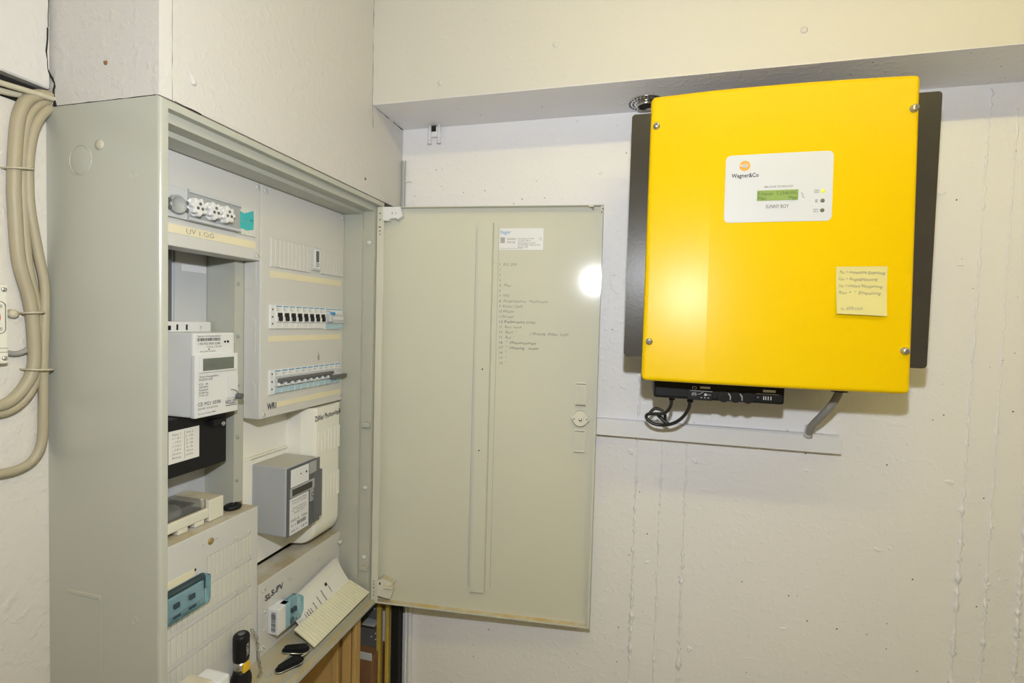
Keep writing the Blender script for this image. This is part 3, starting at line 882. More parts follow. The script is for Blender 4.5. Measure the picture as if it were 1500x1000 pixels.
b.text(f3, -.32, 1.105, .0045, 'DE-11   CE M', 'ink', width=.048, c=.0007)
b.build('rating_label', m2)
b = MB(); b.obox(f3, -.2635, -.246, 1.148, 1.1735, 0, .0006, 'mid_grey'); b.text(f3, -.2605, 1.157, .009, 'Q', 'ink', width=.010, c=.0008); b.text(f3, -.26, 1.151, .003, 'Q3D', 'ink', width=.010, c=.0008)
b.build('maker_mark', m2)

# ---- lower right cover
cLR = cover('cover_panel', -0.375, -0.1160, 0.8825, 1.025, .058, 'lower right cover plate')
for y, z in ((-.362, 1.0105), (-.364, .898)): screw('cover_screw', cLR, (XP, y, z), (1, 0, 0), .006, 'rib_plastic')
for y, z in ((-.36, .965), (-.36, .93), (-.29, .995), (-.2, .995)): MB().lathe((XP, y, z), (1, 0, 0), [(0, .0032), (.001, .0028)], 'cover_paint', n=12).build('rivet', cLR)
b = MB(); b.text(FP, -.359, .985, .0115, 'SLS-PV', 'ink', width=.050, c=.0006, rot=.06, jitter=.0008, offset=.025); b.build('handwriting', cLR, 'black felt pen note')
MB().lathe((XP + .002, -.1205, 1.0), (1, 0, 0), [(-.002, .005), (.004, .005), (.006, .003)], 'rib_plastic', n=12).build('cover_screw', cLR)
sl = thing('main_switch', (XP, -.32, .945), 'small white main switch with barcode and blue clear cap', 'switch')
MB().obox(FP, -.352, -.318, .918, .968, 0, .024, 'white_plastic', .002).build('body', sl)
b = MB(); f = Fr((0, -.352, 0), (1, 0, 0), (0, 0, 1))
b.quad(f, XP + .004, XP + .021, .922, .964, 'label_white', c=.0004); b.barcode(f, XP + .009, XP + .019, .924, .962, c=.0007, seed=9, vertical=True); b.build('barcode_label', sl)
b = MB(); b.poly(FP, [(-.331, .921), (-.288, .921), (-.280, .930), (-.280, .958), (-.292, .968), (-.331, .968)], .010, .026, 'blue_clear'); b.build('clear_cap', sl)
MB().obox(FP, -.322, -.29, .928, .962, .004, .016, 'light_grey', .002).build('terminal_block', sl)
MB().obox(FP, -.312, -.298, .940, .948, .018, .0245, 'black_plastic', .001).build('clamp', sl)

# ---- loose things on the cabinet floor
pp_ = thing('instruction_sheet', (-.06, -.22, .90), 'curved white instruction sheets tucked behind the loose ribbed strip', 'paper')
for k in range(3):
    b = MB(); NV = 10; vs = []; fs = []
    off = k * .0022
    A0, A1 = (-.3015 - off * 2.4, .958 - off * .5), (-.146 - off * 1.5, .9745 + off * .3)
    for i in range(NV + 1):
        t_ = i / NV
        xx = -.071 - off + .034 * t_ ** 1.6
        zz = -.082 * t_
        for (yy, z) in (A0, A1):
            vs.append((xx, yy + .030 * t_ * (1 if yy < -.2 else .85), z + zz))
    for i in range(NV): fs.append((2 * i, 2 * i + 1, 2 * i + 3, 2 * i + 2))
    n0 = len(vs)
    vs2 = [(x - .0004, y, z) for x, y, z in vs]
    b.add(vs + vs2, fs + [tuple(n0 + j for j in reversed(q)) for q in fs], 'paper', False)
    if k == 0:
        # printed lines follow the sheet
        def shp(u, v, vs=vs):
            i = min(NV - 1, int(v * NV)); t_ = v * NV - i
            a = Vector(vs[2 * i]).lerp(Vector(vs[2 * i + 1]), u); c = Vector(vs[2 * i + 2]).lerp(Vector(vs[2 * i + 3]), u)
            return a.lerp(c, t_) + Vector((.0008, 0, .0004))
        def pr(u0, u1, v0, v1, m='ink'):
            b.add([shp(u0, v0), shp(u1, v0), shp(u1, v1), shp(u0, v1)], [(0, 1, 2, 3)], m)
        rnd = random.Random(4)
        for u, v0, v1 in ((.06, .5, .78), (.10, .5, .8), (.14, .48, .8), (.18, .5, .75), (.26, .44, .78), (.36, .4, .74), (.47, .36, .72), (.62, .42, .6)):
            v = v0
            while v < v1:
                e = min(v1, v + rnd.uniform(.02, .06)); pr(u, u + .012, v, e); v = e + .012
        pr(.58, .625, .30, .38); pr(.595, .61, .325, .355, 'paper')
    b.build('sheet', pp_)
ls = thing('blanking_cover', (-.03, -.22, .89), 'loose ribbed blanking strip lying across the cabinet sill', 'cover strip')
q = [Vector((-.052, -.318, .912)), Vector((-.052, -.125, .9155)), Vector((-.0045, -.1165, .889)), Vector((-.0035, -.3195, .8865))]
r_ = (q[1] - q[0]); d_ = (q[3] - q[0])
nrm = r_.cross(d_).normalized()
if nrm.x < 0: nrm = -nrm
b = MB(); NR = 24
def strip_pt(u, v, h):
    return q[0].lerp(q[1], u).lerp(q[3].lerp(q[2], u), v) + nrm * h
vs = []
for h in (-.001, .0006):
    vs += [strip_pt(0, 0, h), strip_pt(1, 0, h), strip_pt(1, 1, h), strip_pt(0, 1, h)]
b.add(vs, [(0, 1, 2, 3), (4, 5, 6, 7), (0, 1, 5, 4), (1, 2, 6, 5), (2, 3, 7, 6), (3, 0, 4, 7)], 'strip_plastic')
b.build('back', ls)
b = MB()
for i in range(NR):
    u0, u1 = i / NR + .003, (i + 1) / NR - .003
    vs = [strip_pt(u, v, h) for h in (.0005, .0016) for u, v in ((u0, .02), (u1, .02), (u1, .98), (u0, .98))]
    b.add(vs, [(4, 5, 6, 7), (0, 1, 5, 4), (1, 2, 6, 5), (2, 3, 7, 6), (3, 0, 4, 7)], 'strip_plastic')
b.build('segments', ls)

kb = thing('key_bunch', (-.03, -.35, .873), 'black key fobs with chrome trim beside the ribbed strip', 'keys')
def fob(c, ang, L, W, H, name):
    f_ = Fr(c, (math.cos(ang), math.sin(ang), 0), (-math.sin(ang), math.cos(ang), 0))
    b = MB(); pts = arc((L / 2 - W / 2, 0), W / 2, -90, 90, 8) + arc((-L / 2 + W / 2 * .7, 0), W / 2 * .7, 90, 270, 8)
    b.poly(f_, pts, 0, H * .6, 'black_soft'); b.poly(f_, [(x * .86, y * .8) for x, y in pts], H * .6, H, 'black_soft'); b.build(name, kb)
    MB().tube([f_.p(x * 1.02, y * 1.03, H * .35) for x, y in pts + pts[:1]], .0011, 'steel', n=6, sub=1).build('chrome_trim', kb)
fob((-.024, -.365, .874), 1.15, .052, .024, .011, 'fob')
fob((-.034, -.335, .8805), .35, .050, .022, .012, 'fob')
MB().tube([(-.02, -.35, .882), (-.012, -.343, .884), (-.010, -.332, .883), (-.02, -.327, .884)], .0016, 'steel', n=6).build('key_ring', kb)
b = MB(); b.box(-.03, -.012, -.352, -.3475, .876, .878, 'steel', .0004); b.build('key_blade', kb)

to = thing('flashlight', (-.066, -.437, .88), 'small black flashlight with a yellow switch standing on its head', 'flashlight')
tc = (-.066, -.437, 0)
MB().lathe((tc[0], tc[1], .8805), (0, 0, 1), [(0, .0165), (.008, .0172), (.016, .0168), (.026, .0128), (.030, .0125)], 'black_plastic', n=24).build('head', to)
MB().lathe((tc[0], tc[1], .908), (0, 0, 1), [(0, .0118), (.020, .0118)], 'steel', n=24).build('collar', to)
MB().box(tc[0] + .0085, tc[0] + .0140, tc[1] - .008, tc[1] + .006, .910, .9255, 'torch_yellow', .0015).build('switch', to)
MB().lathe((tc[0], tc[1], .927), (0, 0, 1), [(0, .0122), (.004, .0132), (.04, .0135), (.044, .0128), (.047, .010)], 'black_plastic', n=24).build('grip', to)
fz = Fr((tc[0] + .0136, 0, 0), (0, 0, 1), (0, -1, 0))
b = MB(); b.text(fz, .938, -(tc[1]) - .002, .0055, 'VARTA', 'white_print', width=.022, c=.0005); b.build('lettering', to)
MB().lathe((tc[0], tc[1], .9735), (0, 0, 1), [(0, .006), (.001, .006)], 'dark_grey', n=14).build('end_button', to)
chn = thing('chain', (-.05, -.41, .88), 'thin steel chain hanging from the flashlight', 'chain')
P0 = [Vector((-.056, -.4225, .972)), Vector((-.052, -.4155, .955)), Vector((-.052, -.4135, .93)), Vector((-.051, -.411, .908)), Vector((-.047, -.410, .892)), Vector((-.05, -.414, .882))]
for i in range(15):
    t_ = i / 14 * (len(P0) - 1); k = min(len(P0) - 2, int(t_)); p = P0[k].lerp(P0[k + 1], t_ - k)
    d = (P0[k + 1] - P0[k]).normalized(); s_ = d.cross(Vector((1, .3, 0) if i % 2 else (.3, -1, 0))).normalized()
    pts = [p + d * .0048 * math.cos(a) + s_ * .0025 * math.sin(a) for a in [j / 10 * 2 * math.pi for j in range(11)]]
    MB().tube(pts, .0008, 'steel', n=5, sub=1).build('link', chn)
wbk = thing('plastic_lid', (-.03, -.56, .88), 'white plastic lid standing at the near end of the sill', 'lid')
MB().box(-.052, -.008, -.602, -.552, .8645, .985, 'cream_plastic', .004).build('shell', wbk)
MB().box(-.05, -.006, -.5515, -.523, .8645, .975, 'white_plastic', .004).build('shell', wbk)

# ---- inner far wall: bolts, catch
for z in (1.7029, 1.1317, .9666): MB().lathe((-.025, CY1 - .0225, z), (0, -1, 0), [(-.001, .0052), (.005, .0050), (.0065, .003)], 'rib_plastic', n=12).build('bolt', cab)
MB().box(-.03, -.012, CY1 - .034, CY1 - .022, 1.276, 1.288, 'cabinet_paint', .001).build('catch', cab)
MB().box(-.03, -.012, CY1 - .034, CY1 - .022, .938, .948, 'cabinet_paint', .001).build('catch', cab)

# ---- door, swung 95 degrees open
th = math.radians(5.55)
dd = Vector((math.cos(th), math.sin(th), 0)); dn = Vector((math.sin(th), -math.cos(th), 0))
DR = Fr(Vector((-.005, -.085, 0)), dd, (0, 0, 1))          # rim plane (n = towards the camera)
DP = .0165                                               # depth of the folded rim
DS = Fr(Vector((-.005, -.085, 0)) - dn * DP, dd, (0, 0, 1))
for F_ in (DR, DS):      # door leaf is a touch smaller than the frame and hangs in front of it
    F_.o = Vector((.59286, -1.14546, 1.5276)) * .0108 + F_.o * .9892; F_.r *= .9892; F_.u *= .9892
W0, W1, Z0, Z1 = -.0125, .5085, .8465, 1.790
b = MB()
b.obox(DS, W0, W1, Z0, Z1, -.0012, 0, 'door_paint', .0005, 1)
b.obox(DS, W0, W1, Z1 - .0014, Z1, -.0012, DP, 'door_paint')
b.obox(DS, W0, W1, Z0, Z0 + .0014, -.0012, DP, 'door_paint')
b.obox(DS, W1 - .0014, W1, Z0, Z1, -.0012, DP, 'door_paint')
b.obox(DS, W0, W0 + .0014, Z0, Z1, -.0012, DP, 'door_paint')
b.obox(DS, W1 - .0065, W1, Z0 + .002, Z1 - .002, DP - .0014, DP, 'door_paint')
b.obox(DS, W0, W1, Z0 + .0015, Z0 + .004, DP - .0014, DP, 'door_paint')
door = b.build('door', cab, 'open cabinet door seen from inside')
b = MB(); b.obox(DR, W0, .0046, Z0 + .001, Z1 - .001, 0, .0014, 'door_paint', .0004, 1)
for z in (Z1 - .015, Z1 - .030, Z1 - .047, Z1 - .056, Z1 - .064, .9, .893, .8845, .874, .866):
    w = random.choice((.0010, .0022, .0014))
    b.obox(DR, -.0055 - w, -.0055 + w, z - .0012, z + .0012, .0012, .0018, 'dark_hole')
b.build('hinge_flange', door)
b = MB(); b.poly(DS, [(.2246, .8955), (.2610, .8955), (.2610, 1.7450), (.2246, 1.7450)], 0, .0006, 'door_paint')
b.poly(Fr(DS.p(0, .8955), dd, dn), [(.2266, .008), (.2586, .008), (.2610, 0), (.2246, 0)], -.8495, 0, 'door_paint'); b.build('stiffener', door)
b = MB()
for a in (.2215, .2745): b.obox(DS, a, a + .0007, .905, 1.745, 0, .0004, 'groove_dark')
b.build('weld_line', door)
b = MB()
for a, z in ((.2458, 1.4196), (.2424, 1.2308)): b.cyl(DS.p(a, z, .009), DS.p(a, z, .0094), .0017, 'dark_hole', n=9)
b.build('rivet_hole', door)
# maker's sticker
b = MB(); b.obox(DS, .2758, .3768, 1.694, 1.7425, 0, .0004, 'label_white')
b.text(DS, .2785, 1.7300, .0085, 'hager', 'blue_line', width=.024, c=.0006)
b.quad(DS, .2785, .289, 1.709, 1.722, 'mid_grey', c=.0006)
b.text(DS, .2945, 1.7165, .0055, 'System:', 'grey_print', width=.021, c=.0006); b.text(DS, .2945, 1.708, .0055, 'FW 95', 'grey_print', width=.018, c=.0006)
for i, s_ in enumerate(('Schutzklasse II  IP 44', 'Verteiler 400 V~', 'Bemessungsstrom 250 A', 'DIN VDE 0603 / 0660 Teil 504', 'Baujahr 1998')):
    b.text(DS, .3195, 1.7175 - i * .0047, .0034, s_, 'grey_print', width=(.036, .03, .04, .05, .022)[i], c=.0006)
b.text(DS, .367, 1.716, .006, 'CE', 'mid_grey', width=.007, c=.0006); b.quad(DS, .279, .33, 1.697, 1.6975, 'grey_print', c=.0006)
b.build('sticker', door, 'white maker label')
# pencilled circuit list
b = MB()
rows_ = ['1  EG 200', '2', '3', '4', '5  Flur', '6', '7  WZ', '8  Kinderzimmer  Wohnraum', '9  Küche / Diele', '10 Wäsche', '11 Flur unten', '12 Kellerraum Licht', '13   Büro  vorne', '14   Büro  "', '15   Bad  "', '16  "  Wasserpumpe', '17  "  Heizung   unten', '18  "', '19  "', '20  "']
wd = [.040, .003, .003, .003, .028, .003, .024, .112, .055, .034, .033, .084, .052, .042, .036, .086, .092, .018, .018, .018]
for i, (s_, w_) in enumerate(zip(rows_, wd)):
    dark = 'pencil'
    b.text(DS, .2775 + i * .00025, 1.6575 - i * .01185, .0062, s_, dark, width=w_, c=.0004, jitter=.0007, offset=-.008 if i not in (11, 15, 16) else .004, shear=.15)
b.text(DS, .352, 1.5015, .0065, '( Heizung  Keller  Licht', 'pencil', width=.088, c=.0004, jitter=.0008, offset=-.006, shear=.2)
b.build('pencil_list', door, 'faint pencilled circuit list')
# lock with two sliding bolts
b = MB(); b.obox(DS, .4590, .4845, 1.347, 1.399, 0, .007, 'cream_plastic', .0015); b.obox(DS, .4612, .4823, 1.351, 1.391, .0068, .0074, 'door_paint')
b.build('bolt_plate', door)
b = MB(); b.obox(DS, .4592, .4842, 1.2415, 1.2935, 0, .007, 'cream_plastic', .0015); b.obox(DS, .4612, .4823, 1.247, 1.287, .0068, .0074, 'door_paint'); b.build('bolt_plate', door)
for z0 in (1.3955, 1.349, 1.2895):
    b = MB(); b.obox(DS, .461, .4825, z0 - .0012, z0 + .0012, .0072, .0084, 'groove_dark', .0004, 1); b.build('bolt_slot', door)
b = MB(); b.poly(DS, arc((.4722, 1.3172), .016, 200, 340, 12) + [(.4935, 1.3155), (.4885, 1.325)] + arc((.4722, 1.3215), .0145, 30, 150, 8) + [(.4560, 1.325), (.4515, 1.3185)], 0, .012, 'cream_plastic'); b.build('lock_cam', door)
screw('lock_screw', door, DS.p(.4725, 1.3165, .012), dn, .0036, 'stainless', h=.003)
for a in (.4580, .4870): MB().cyl(DS.p(a, 1.3175, .012), DS.p(a, 1.3175, .0126), .0022, 'groove_dark', n=10).build('lock_hole', door)
# hinge bodies
hT = [(.002, 1.789), (.0440, 1.789), (.0490, 1.772), (.0490, 1.768), (.040, 1.7625), (.038, 1.760), (.035, 1.7635), (.018, 1.7625), (.016, 1.758), (.0055, 1.7575), (.002, 1.762)]
b = MB(); b.poly(DR, hT, -.0155, .0022, 'label_white'); b.obox(DR, .024, .025, 1.772, 1.778, .002, .0026, 'dark_hole'); b.obox(DR, .033, .034, 1.773, 1.776, .002, .0026, 'dark_hole'); b.build('hinge', door, 'white plastic hinge')
hB = [(.0035, .8665), (.036, .862), (.040, .872), (.044, .884), (.036, .887), (.022, .889), (.024, .8925), (.042, .8965), (.044, .900), (.026, .907), (.014, .9095), (.0035, .902)]
b = MB(); b.poly(DR, hB, -.0155, .003, 'cream_plastic'); b.obox(DR, .009, .012, .894, .900, .003, .0036, 'dark_hole'); b.obox(DR, .022, .043, .8885, .8945, -.002, .010, 'cream_plastic', .002); b.build('hinge', door, 'white plastic hinge')
# screw and small clip at the rim
screw('rim_screw', door, DS.p(.485, Z1 - .006, .007), dn, .0025, 'steel')
MB().obox(DS, .476, .487, Z1 - .004, Z1 - .001, .008, DP, 'cream_plastic', .001).build('rim_clip', door)
for a, z in ((.5045, 1.7735), (.5065, 1.781)): MB().cyl(DR.p(a, z, 0), DR.p(a, z, .0006), .0013, 'dark_hole', n=8).build('rim_hole', door)

# ================================================================== LEFT WALL CABLES
def cable(label, pts, x, r, m, ox=None, name='cable', grp='beige cables on the left wall'):
    P = [(x if not ox else x + ox[i], y, z) for i, (y, z) in enumerate(pts)]
    return MB().tube(P, r, m, n=14, sub=5).build(name, None, label, 'cable', grp)


c1 = [(-0.6346, 1.8142), (-0.657, 1.8108), (-0.6722, 1.7972), (-0.6811, 1.7737), (-0.685, 1.7337), (-0.6868, 1.6861), (-0.6863, 1.6605), (-0.6826, 1.5918), (-0.6711, 1.5399), (-0.6669, 1.4933), (-0.6672, 1.4535), (-0.6765, 1.4292), (-0.6934, 1.4101), (-0.7141, 1.4055), (-0.7428, 1.4076), (-.9, 1.408)]
c2 = [(-0.633, 1.8115), (-0.6539, 1.8017), (-0.6678, 1.7818), (-0.674, 1.7507), (-0.6765, 1.7064), (-0.6755, 1.6543), (-0.6715, 1.5888), (-0.6628, 1.5358), (-0.66, 1.4858), (-0.6618, 1.4447), (-0.672, 1.4158), (-0.6899, 1.3988), (-0.7128, 1.3957), (-0.7416, 1.3974), (-.9, 1.398)]
c3 = [(-0.6324, 1.8089), (-0.6518, 1.7908), (-0.6644, 1.7629), (-0.6699, 1.7259), (-0.6709, 1.6905), (-0.6689, 1.6557), (-0.6601, 1.5992), (-0.6540, 1.5637), (-0.6535, 1.5272), (-0.6548, 1.4856), (-0.6558, 1.4488), (-0.6561, 1.3934), (-0.6579, 1.352), (-0.6675, 1.3293), (-0.6863, 1.3199), (-0.7144, 1.3209), (-0.7432, 1.326), (-.9, 1.326)]
cable('thick beige cable curving furthest left down the wall', c1, -.1857, .0072, 'cable_beige')
cable('beige cable half hidden behind the thick left one', c2, -.1882, .0056, 'cable_beige')
cable('beige cable running closest to the cabinet side', c3, -.1865, .0058, 'cable_beige')
cable('pale flat cable entering the dark wall gap', [(-.9, 1.803), (-0.7412, 1.8034), (-0.7033, 1.8048), (-0.6751, 1.8075), (-0.6363, 1.8104)], -.180, .0035, 'cable_light')
cable('pale cable under the flat one at the wall gap', [(-.9, 1.797), (-0.7366, 1.7972), (-0.6982, 1.7988), (-0.666, 1.8046), (-.633, 1.811)], -.1905, .004, 'cable_light')
cable('thin dark grey cable leaving the thermostat box', [(-0.72, 1.4739), (-0.6999, 1.4739), (-0.6858, 1.4706), (-0.6755, 1.4727), (-0.6633, 1.4812), (-0.657, 1.4874)], -.1905, .0035, 'cable_grey', grp=None)


def tie(y0, y1, z0, z1, label, xc):
    t = thing('cable_tie', (-.187, (y0 + y1) / 2, (z0 + z1) / 2), label, 'cable tie', 'cable ties')
    P = [(-.1948, y0, z0), (xc, y0 + .001, z0), (xc + .004, (y0 + y1) / 2, (z0 + z1) / 2), (xc, y1 - .001, z1), (-.1948, y1, z1)]
    MB().tube(P, .0013, 'cable_light', n=6, sub=4).build('strap', t)
    return t


tie(-.6945, -.6685, 1.705, 1.710, 'pale cable tie near the top of the bundle', -.179)
t = tie(-.6798, -.6585, 1.5237, 1.5251, 'pale cable tie with a nailed clip at mid height', -.178)
MB().lathe((-.195, -.6855, 1.5218), (1, 0, 0), [(0, .0062), (.005, .0055), (.007, .003)], 'cable_light', n=12).build('nail_clip', t)
tie(-.6765, -.6495, 1.4498, 1.448, 'pale cable tie at the lower end of the bundle', -.1765)
th_ = thing('thermostat_box', (-.195, -.73, 1.51), 'cream thermostat box with a red dial scale at the left edge', 'thermostat')
MB().box(-.195, -.177, -.77, -.6989, 1.4597, 1.5584, 'cream_plastic', .0025).build('case', th_)
f = Fr((-.177, -.0101, .0003), (0, 1, 0), (0, 0, 1))
for z in (1.552, 1.4665):
    screw('case_screw', th_, (-.177, -.7036, z), (1, 0, 0), .0028, 'steel')
b = MB()
P = [f.p(a, c, .0004) for a, c in rrect(-.745, -.692, 1.497, 1.537, .006)]
b.tube(P + P[:1], .0004, 'ink', n=4, sub=1)
b.tube([f.p(-.7185 + .021 * math.cos(t), 1.517 + .016 * math.sin(t), .0004) for t in [math.radians(-60 + i * 8) for i in range(16)]], .0006, 'red_print', n=4, sub=1)
b.text(f, -.7005, 1.529, .004, '40', 'ink', c=.0005); b.text(f, -.7005, 1.501, .004, '50', 'ink', c=.0005)
for z in (1.4785, 1.4735): b.quad(f, -.745, -.690, z, z + .0005, 'ink', c=.0005)
b.build('dial_print', th_)

# ================================================================== BACK WALL THINGS
# inverter
inv = thing('solar_inverter', (.802, -.1, 1.43), 'yellow solar inverter box with dark side plates on the wall', 'inverter')
MB().box(.640, .965, -.183, -.001, 1.44, 1.92, 'heat_sink', .004).build('body', inv)
pf = Fr((0, -.183, 0), (1, 0, 0), (0, 0, 1))
b = MB(); b.poly(pf, rrect(.5595, 1.0425, 1.4715, 1.9165, .006, 4), -.003, .004, 'heat_sink'); b.build('heat_sink_plate', inv)
# lid: gently bowed from left to right, leaning back at the top
LX0, LX1, LZ0, LZ1 = .5925, 1.0112, 1.430, 1.9455


def lid_y(x, z):
    t = (z - LZ0) / (LZ1 - LZ0)
    base_ = -.2115 + .0225 * t
    s_ = (x - LX0) / (LX1 - LX0)
    CR = .255
    if s_ < CR: bul = .0095 * (1 - (1 - s_ / CR) ** 1.5 * 1.0) if False else .0085 * s_ / CR
    else:
        v = (s_ - CR) / (1 - CR)
        bul = .0085 + .010 * v * (1 - v) - .0085 * v * v
    return base_ - bul


b = MB()
outl = []
R_ = .011
bmx = bmesh.new()
NX, NZ = 44, 40
xs = [LX0 + (LX1 - LX0) * i / NX for i in range(NX + 1)]
zs = [LZ0 + (LZ1 - LZ0) * j / NZ for j in range(NZ + 1)]
CRX = LX0 + .255 * (LX1 - LX0)
k = min(range(len(xs)), key=lambda i: abs(xs[i] - CRX)); xs[k] = CRX


def corner(x, z):
    """pull grid corners in to a rounded outline"""
    cx_ = min(max(x, LX0 + R_), LX1 - R_); cz_ = min(max(z, LZ0 + R_), LZ1 - R_)
    dx, dz = x - cx_, z - cz_
    if dx and dz:
        m_ = max(abs(dx), abs(dz)); l_ = math.hypot(dx, dz)
        return cx_ + dx * m_ / l_, cz_ + dz * m_ / l_
    return x, z


# denser near the border so the rounding is smooth
def dens(a0, a1, n):
    e = [a0 + R_ * t for t in (0, .12, .3, .5, .75, 1)]
    m_ = [a0 + R_ + (a1 - a0 - 2 * R_) * i / n for i in range(1, n)]
    return e + m_ + [a1 - (v - a0) for v in reversed(e)]


xs = dens(LX0, LX1, 24); zs = dens(LZ0, LZ1, 16)
k = min(range(len(xs)), key=lambda i: abs(xs[i] - CRX)); xs[k] = CRX
vs = []
for z in zs:
    for x in xs:
        X, Z = corner(x, z)
        e = min(X - LX0, LX1 - X, Z - LZ0, LZ1 - Z)
        if x in (xs[0], xs[-1]) or z in (zs[0], zs[-1]): e = 0
        q_ = max(0, 1 - e / .006)
        rnd_ = .006 * (1 - math.sqrt(max(0, 1 - q_ * q_)))
        vs.append((X, lid_y(X, Z) + rnd_, Z))
nx = len(xs)
fs = [(j * nx + i, j * nx + i + 1, (j + 1) * nx + i + 1, (j + 1) * nx + i) for j in range(len(zs) - 1) for i in range(nx - 1)]
ring_ = [i for i in range(nx)] + [j * nx + nx - 1 for j in range(1, len(zs))] + [(len(zs) - 1) * nx + i for i in range(nx - 2, -1, -1)] + [j * nx for j in range(len(zs) - 2, 0, -1)]
n0 = len(vs)
for i in ring_: vs.append((vs[i][0], -.172, vs[i][2]))
m_ = len(ring_)
for i in range(m_): fs.append((ring_[i], ring_[(i + 1) % m_], n0 + (i + 1) % m_, n0 + i))
b.add(vs, fs, 'yellow_paint', True)
lid = b.build('lid', inv, 'bright yellow bowed lid')
# keep the crease beside the left facet crisp
lm = lid.data
for ed in lm.edges:
    a_, c_ = lm.vertices[ed.vertices[0]].co, lm.vertices[ed.vertices[1]].co
    if abs(a_.x - CRX) < 1e-4 and abs(c_.x - CRX) < 1e-4: ed.use_edge_sharp = True


class LidFr(Fr):
    """frame that follows the bowed lid: a = x, b = z"""
    def __init__(s): pass
    def p(s, a, b, c=0.0):
        return Vector((a, lid_y(a, b) - c, b))


LF = LidFr()
for x, z in ((.6037, 1.8902), (1.0017, 1.8894), (.6044, 1.501), (1.0, 1.4997)):
    o = Vector((x, lid_y(x, z), z))
    b = MB(); b.lathe(o, (0, -1, 0), [(-.001, .0062), (.0012, .0062), (.0016, .0052), (.008, .0050), (.0088, .0042)], 'steel', n=16); b.cyl(o + Vector((0, -.0088, 0)), o + Vector((0, -.0092, 0)), .0024, 'dark_grey', n=6)
    b.build('lid_screw', inv, 'steel hexagon socket screw')
# display panel
PX0, PX1, PZ0, PZ1 = .7215, .8875, 1.7105, 1.8265
b = MB()
NXp = 8
o1 = rrect(PX0, PX1, PZ0, PZ1, .008, 5)
GX = sorted(set([PX0, PX1] + [PX0 + .008 * t for t in (.15, .4, .7, 1)] + [PX1 - .008 * t for t in (.15, .4, .7, 1)] + [PX0 + .008 + (PX1 - PX0 - .016) * i / 10 for i in range(11)]))
def pspan(x):
    d_ = max(0, PX0 + .008 - x, x - (PX1 - .008))
    return .008 - math.sqrt(max(0, .008 ** 2 - d_ ** 2))
vs = []
for x in GX:
    e = pspan(x)
    for c_, zz in ((-.001, PZ0 + e), (.0009, PZ0 + e), (.0009, (PZ0 + PZ1) / 2), (.0009, PZ1 - e), (-.001, PZ1 - e)): vs.append(LF.p(x, zz, c_))
b.add(vs, [(i * 5 + j, i * 5 + j + 1, i * 5 + 6 + j, i * 5 + 5 + j) for i in range(len(GX) - 1) for j in range(4)], 'panel_white')
dp = b.build('display_panel', inv, 'white display panel')
pc = .0014
b = MB(); b.poly(LF, rrect(.7727, .8360, 1.7465, 1.7638, .0008, 2), 0, .0022, 'lcd_green')
b.text(LF, .7745, 1.7555, .0058, 'E-heute  7.234kWh', 'lcd_text', width=.059, c=.0025, offset=-.005); b.text(LF, .7745, 1.748, .0055, 'Pac', 'lcd_text', width=.012, c=.0025); b.text(LF, .822, 1.748, .0055, 'Mpp', 'lcd_text', width=.012, c=.0025)
b.build('lcd', dp, 'green backlit text display')
b = MB()
n = 30
oo = [(.7519 + .0087 * math.cos(i / n * 2 * math.pi), 1.8075 + .0087 * math.sin(i / n * 2 * math.pi)) for i in range(n)]
b.poly(LF, oo, 0, .0013, 'logo_orange')
# white hand-and-sun cut-outs in the round mark
b.tube([LF.p(.7440, 1.8095, .0014), LF.p(.7475, 1.8065, .0014), LF.p(.7515, 1.8050, .0014), LF.p(.757, 1.8065, .0014)], .0011, 'panel_white', n=5)
for i, x in enumerate((.7488, .7512, .7536, .7557)): b.tube([LF.p(x, 1.806, .0014), LF.p(x + .0006 * (i - 1.5), 1.8118 - .0006 * abs(i - 1.3), .0014)], .0008, 'panel_white', n=5, sub=1)
b.build('logo', dp, 'round orange mark with a white hand')
b = MB(); b.text(LF, .7315, 1.7878, .0072, 'Wagner&Co', 'ink', width=.0425, c=pc, offset=.014, space=1.05); b.build('lettering', dp, 'dark maker lettering')
b = MB(); b.text(LF, .7835, 1.7683, .0034, 'SMA SOLAR TECHNOLOGY', 'grey_print', width=.0445, c=pc, offset=.008); b.text(LF, .7868, 1.7335, .0062, 'SUNNY BOY', 'grey_print', width=.0355, c=pc, offset=.012); b.build('lettering', dp, 'grey lettering')
for z, m_ in ((1.7598, 'led_green'), (1.7440, 'led_off'), (1.7280, 'led_off')):
    b = MB(); o = LF.p(.8730, z, .0008); b.lathe(o, (0, -1, 0), [(0, .0033), (.0006, .0033), (.0018, .0016)], m_, n=14); b.build('indicator_light', dp)
b = MB()
for x0, x1, z in ((.8605, .8668, 1.7598), (.8625, .8655, 1.744), (.8600, .8665, 1.728)):
    P = [LF.p(a, c, pc) for a, c in ((x0, z - .0022), (x1, z - .0022), (x1, z + .0022), (x0, z + .0022), (x0, z - .0022))]
    b.tube(P, .0004, 'mid_grey', n=4, sub=1); b.tube([LF.p((x0 + x1) / 2, z - .0022, pc), LF.p((x0 + x1) / 2, z + .0022, pc)], .0004, 'mid_grey', n=4, sub=1)
P = [LF.p(.8405, 1.7585, pc), LF.p(.8445, 1.7545, pc), LF.p(.8415, 1.7535, pc), LF.p(.8455, 1.7495, pc)]
b.tube(P, .0005, 'mid_grey', n=4, sub=1)
b.build('symbols', dp)
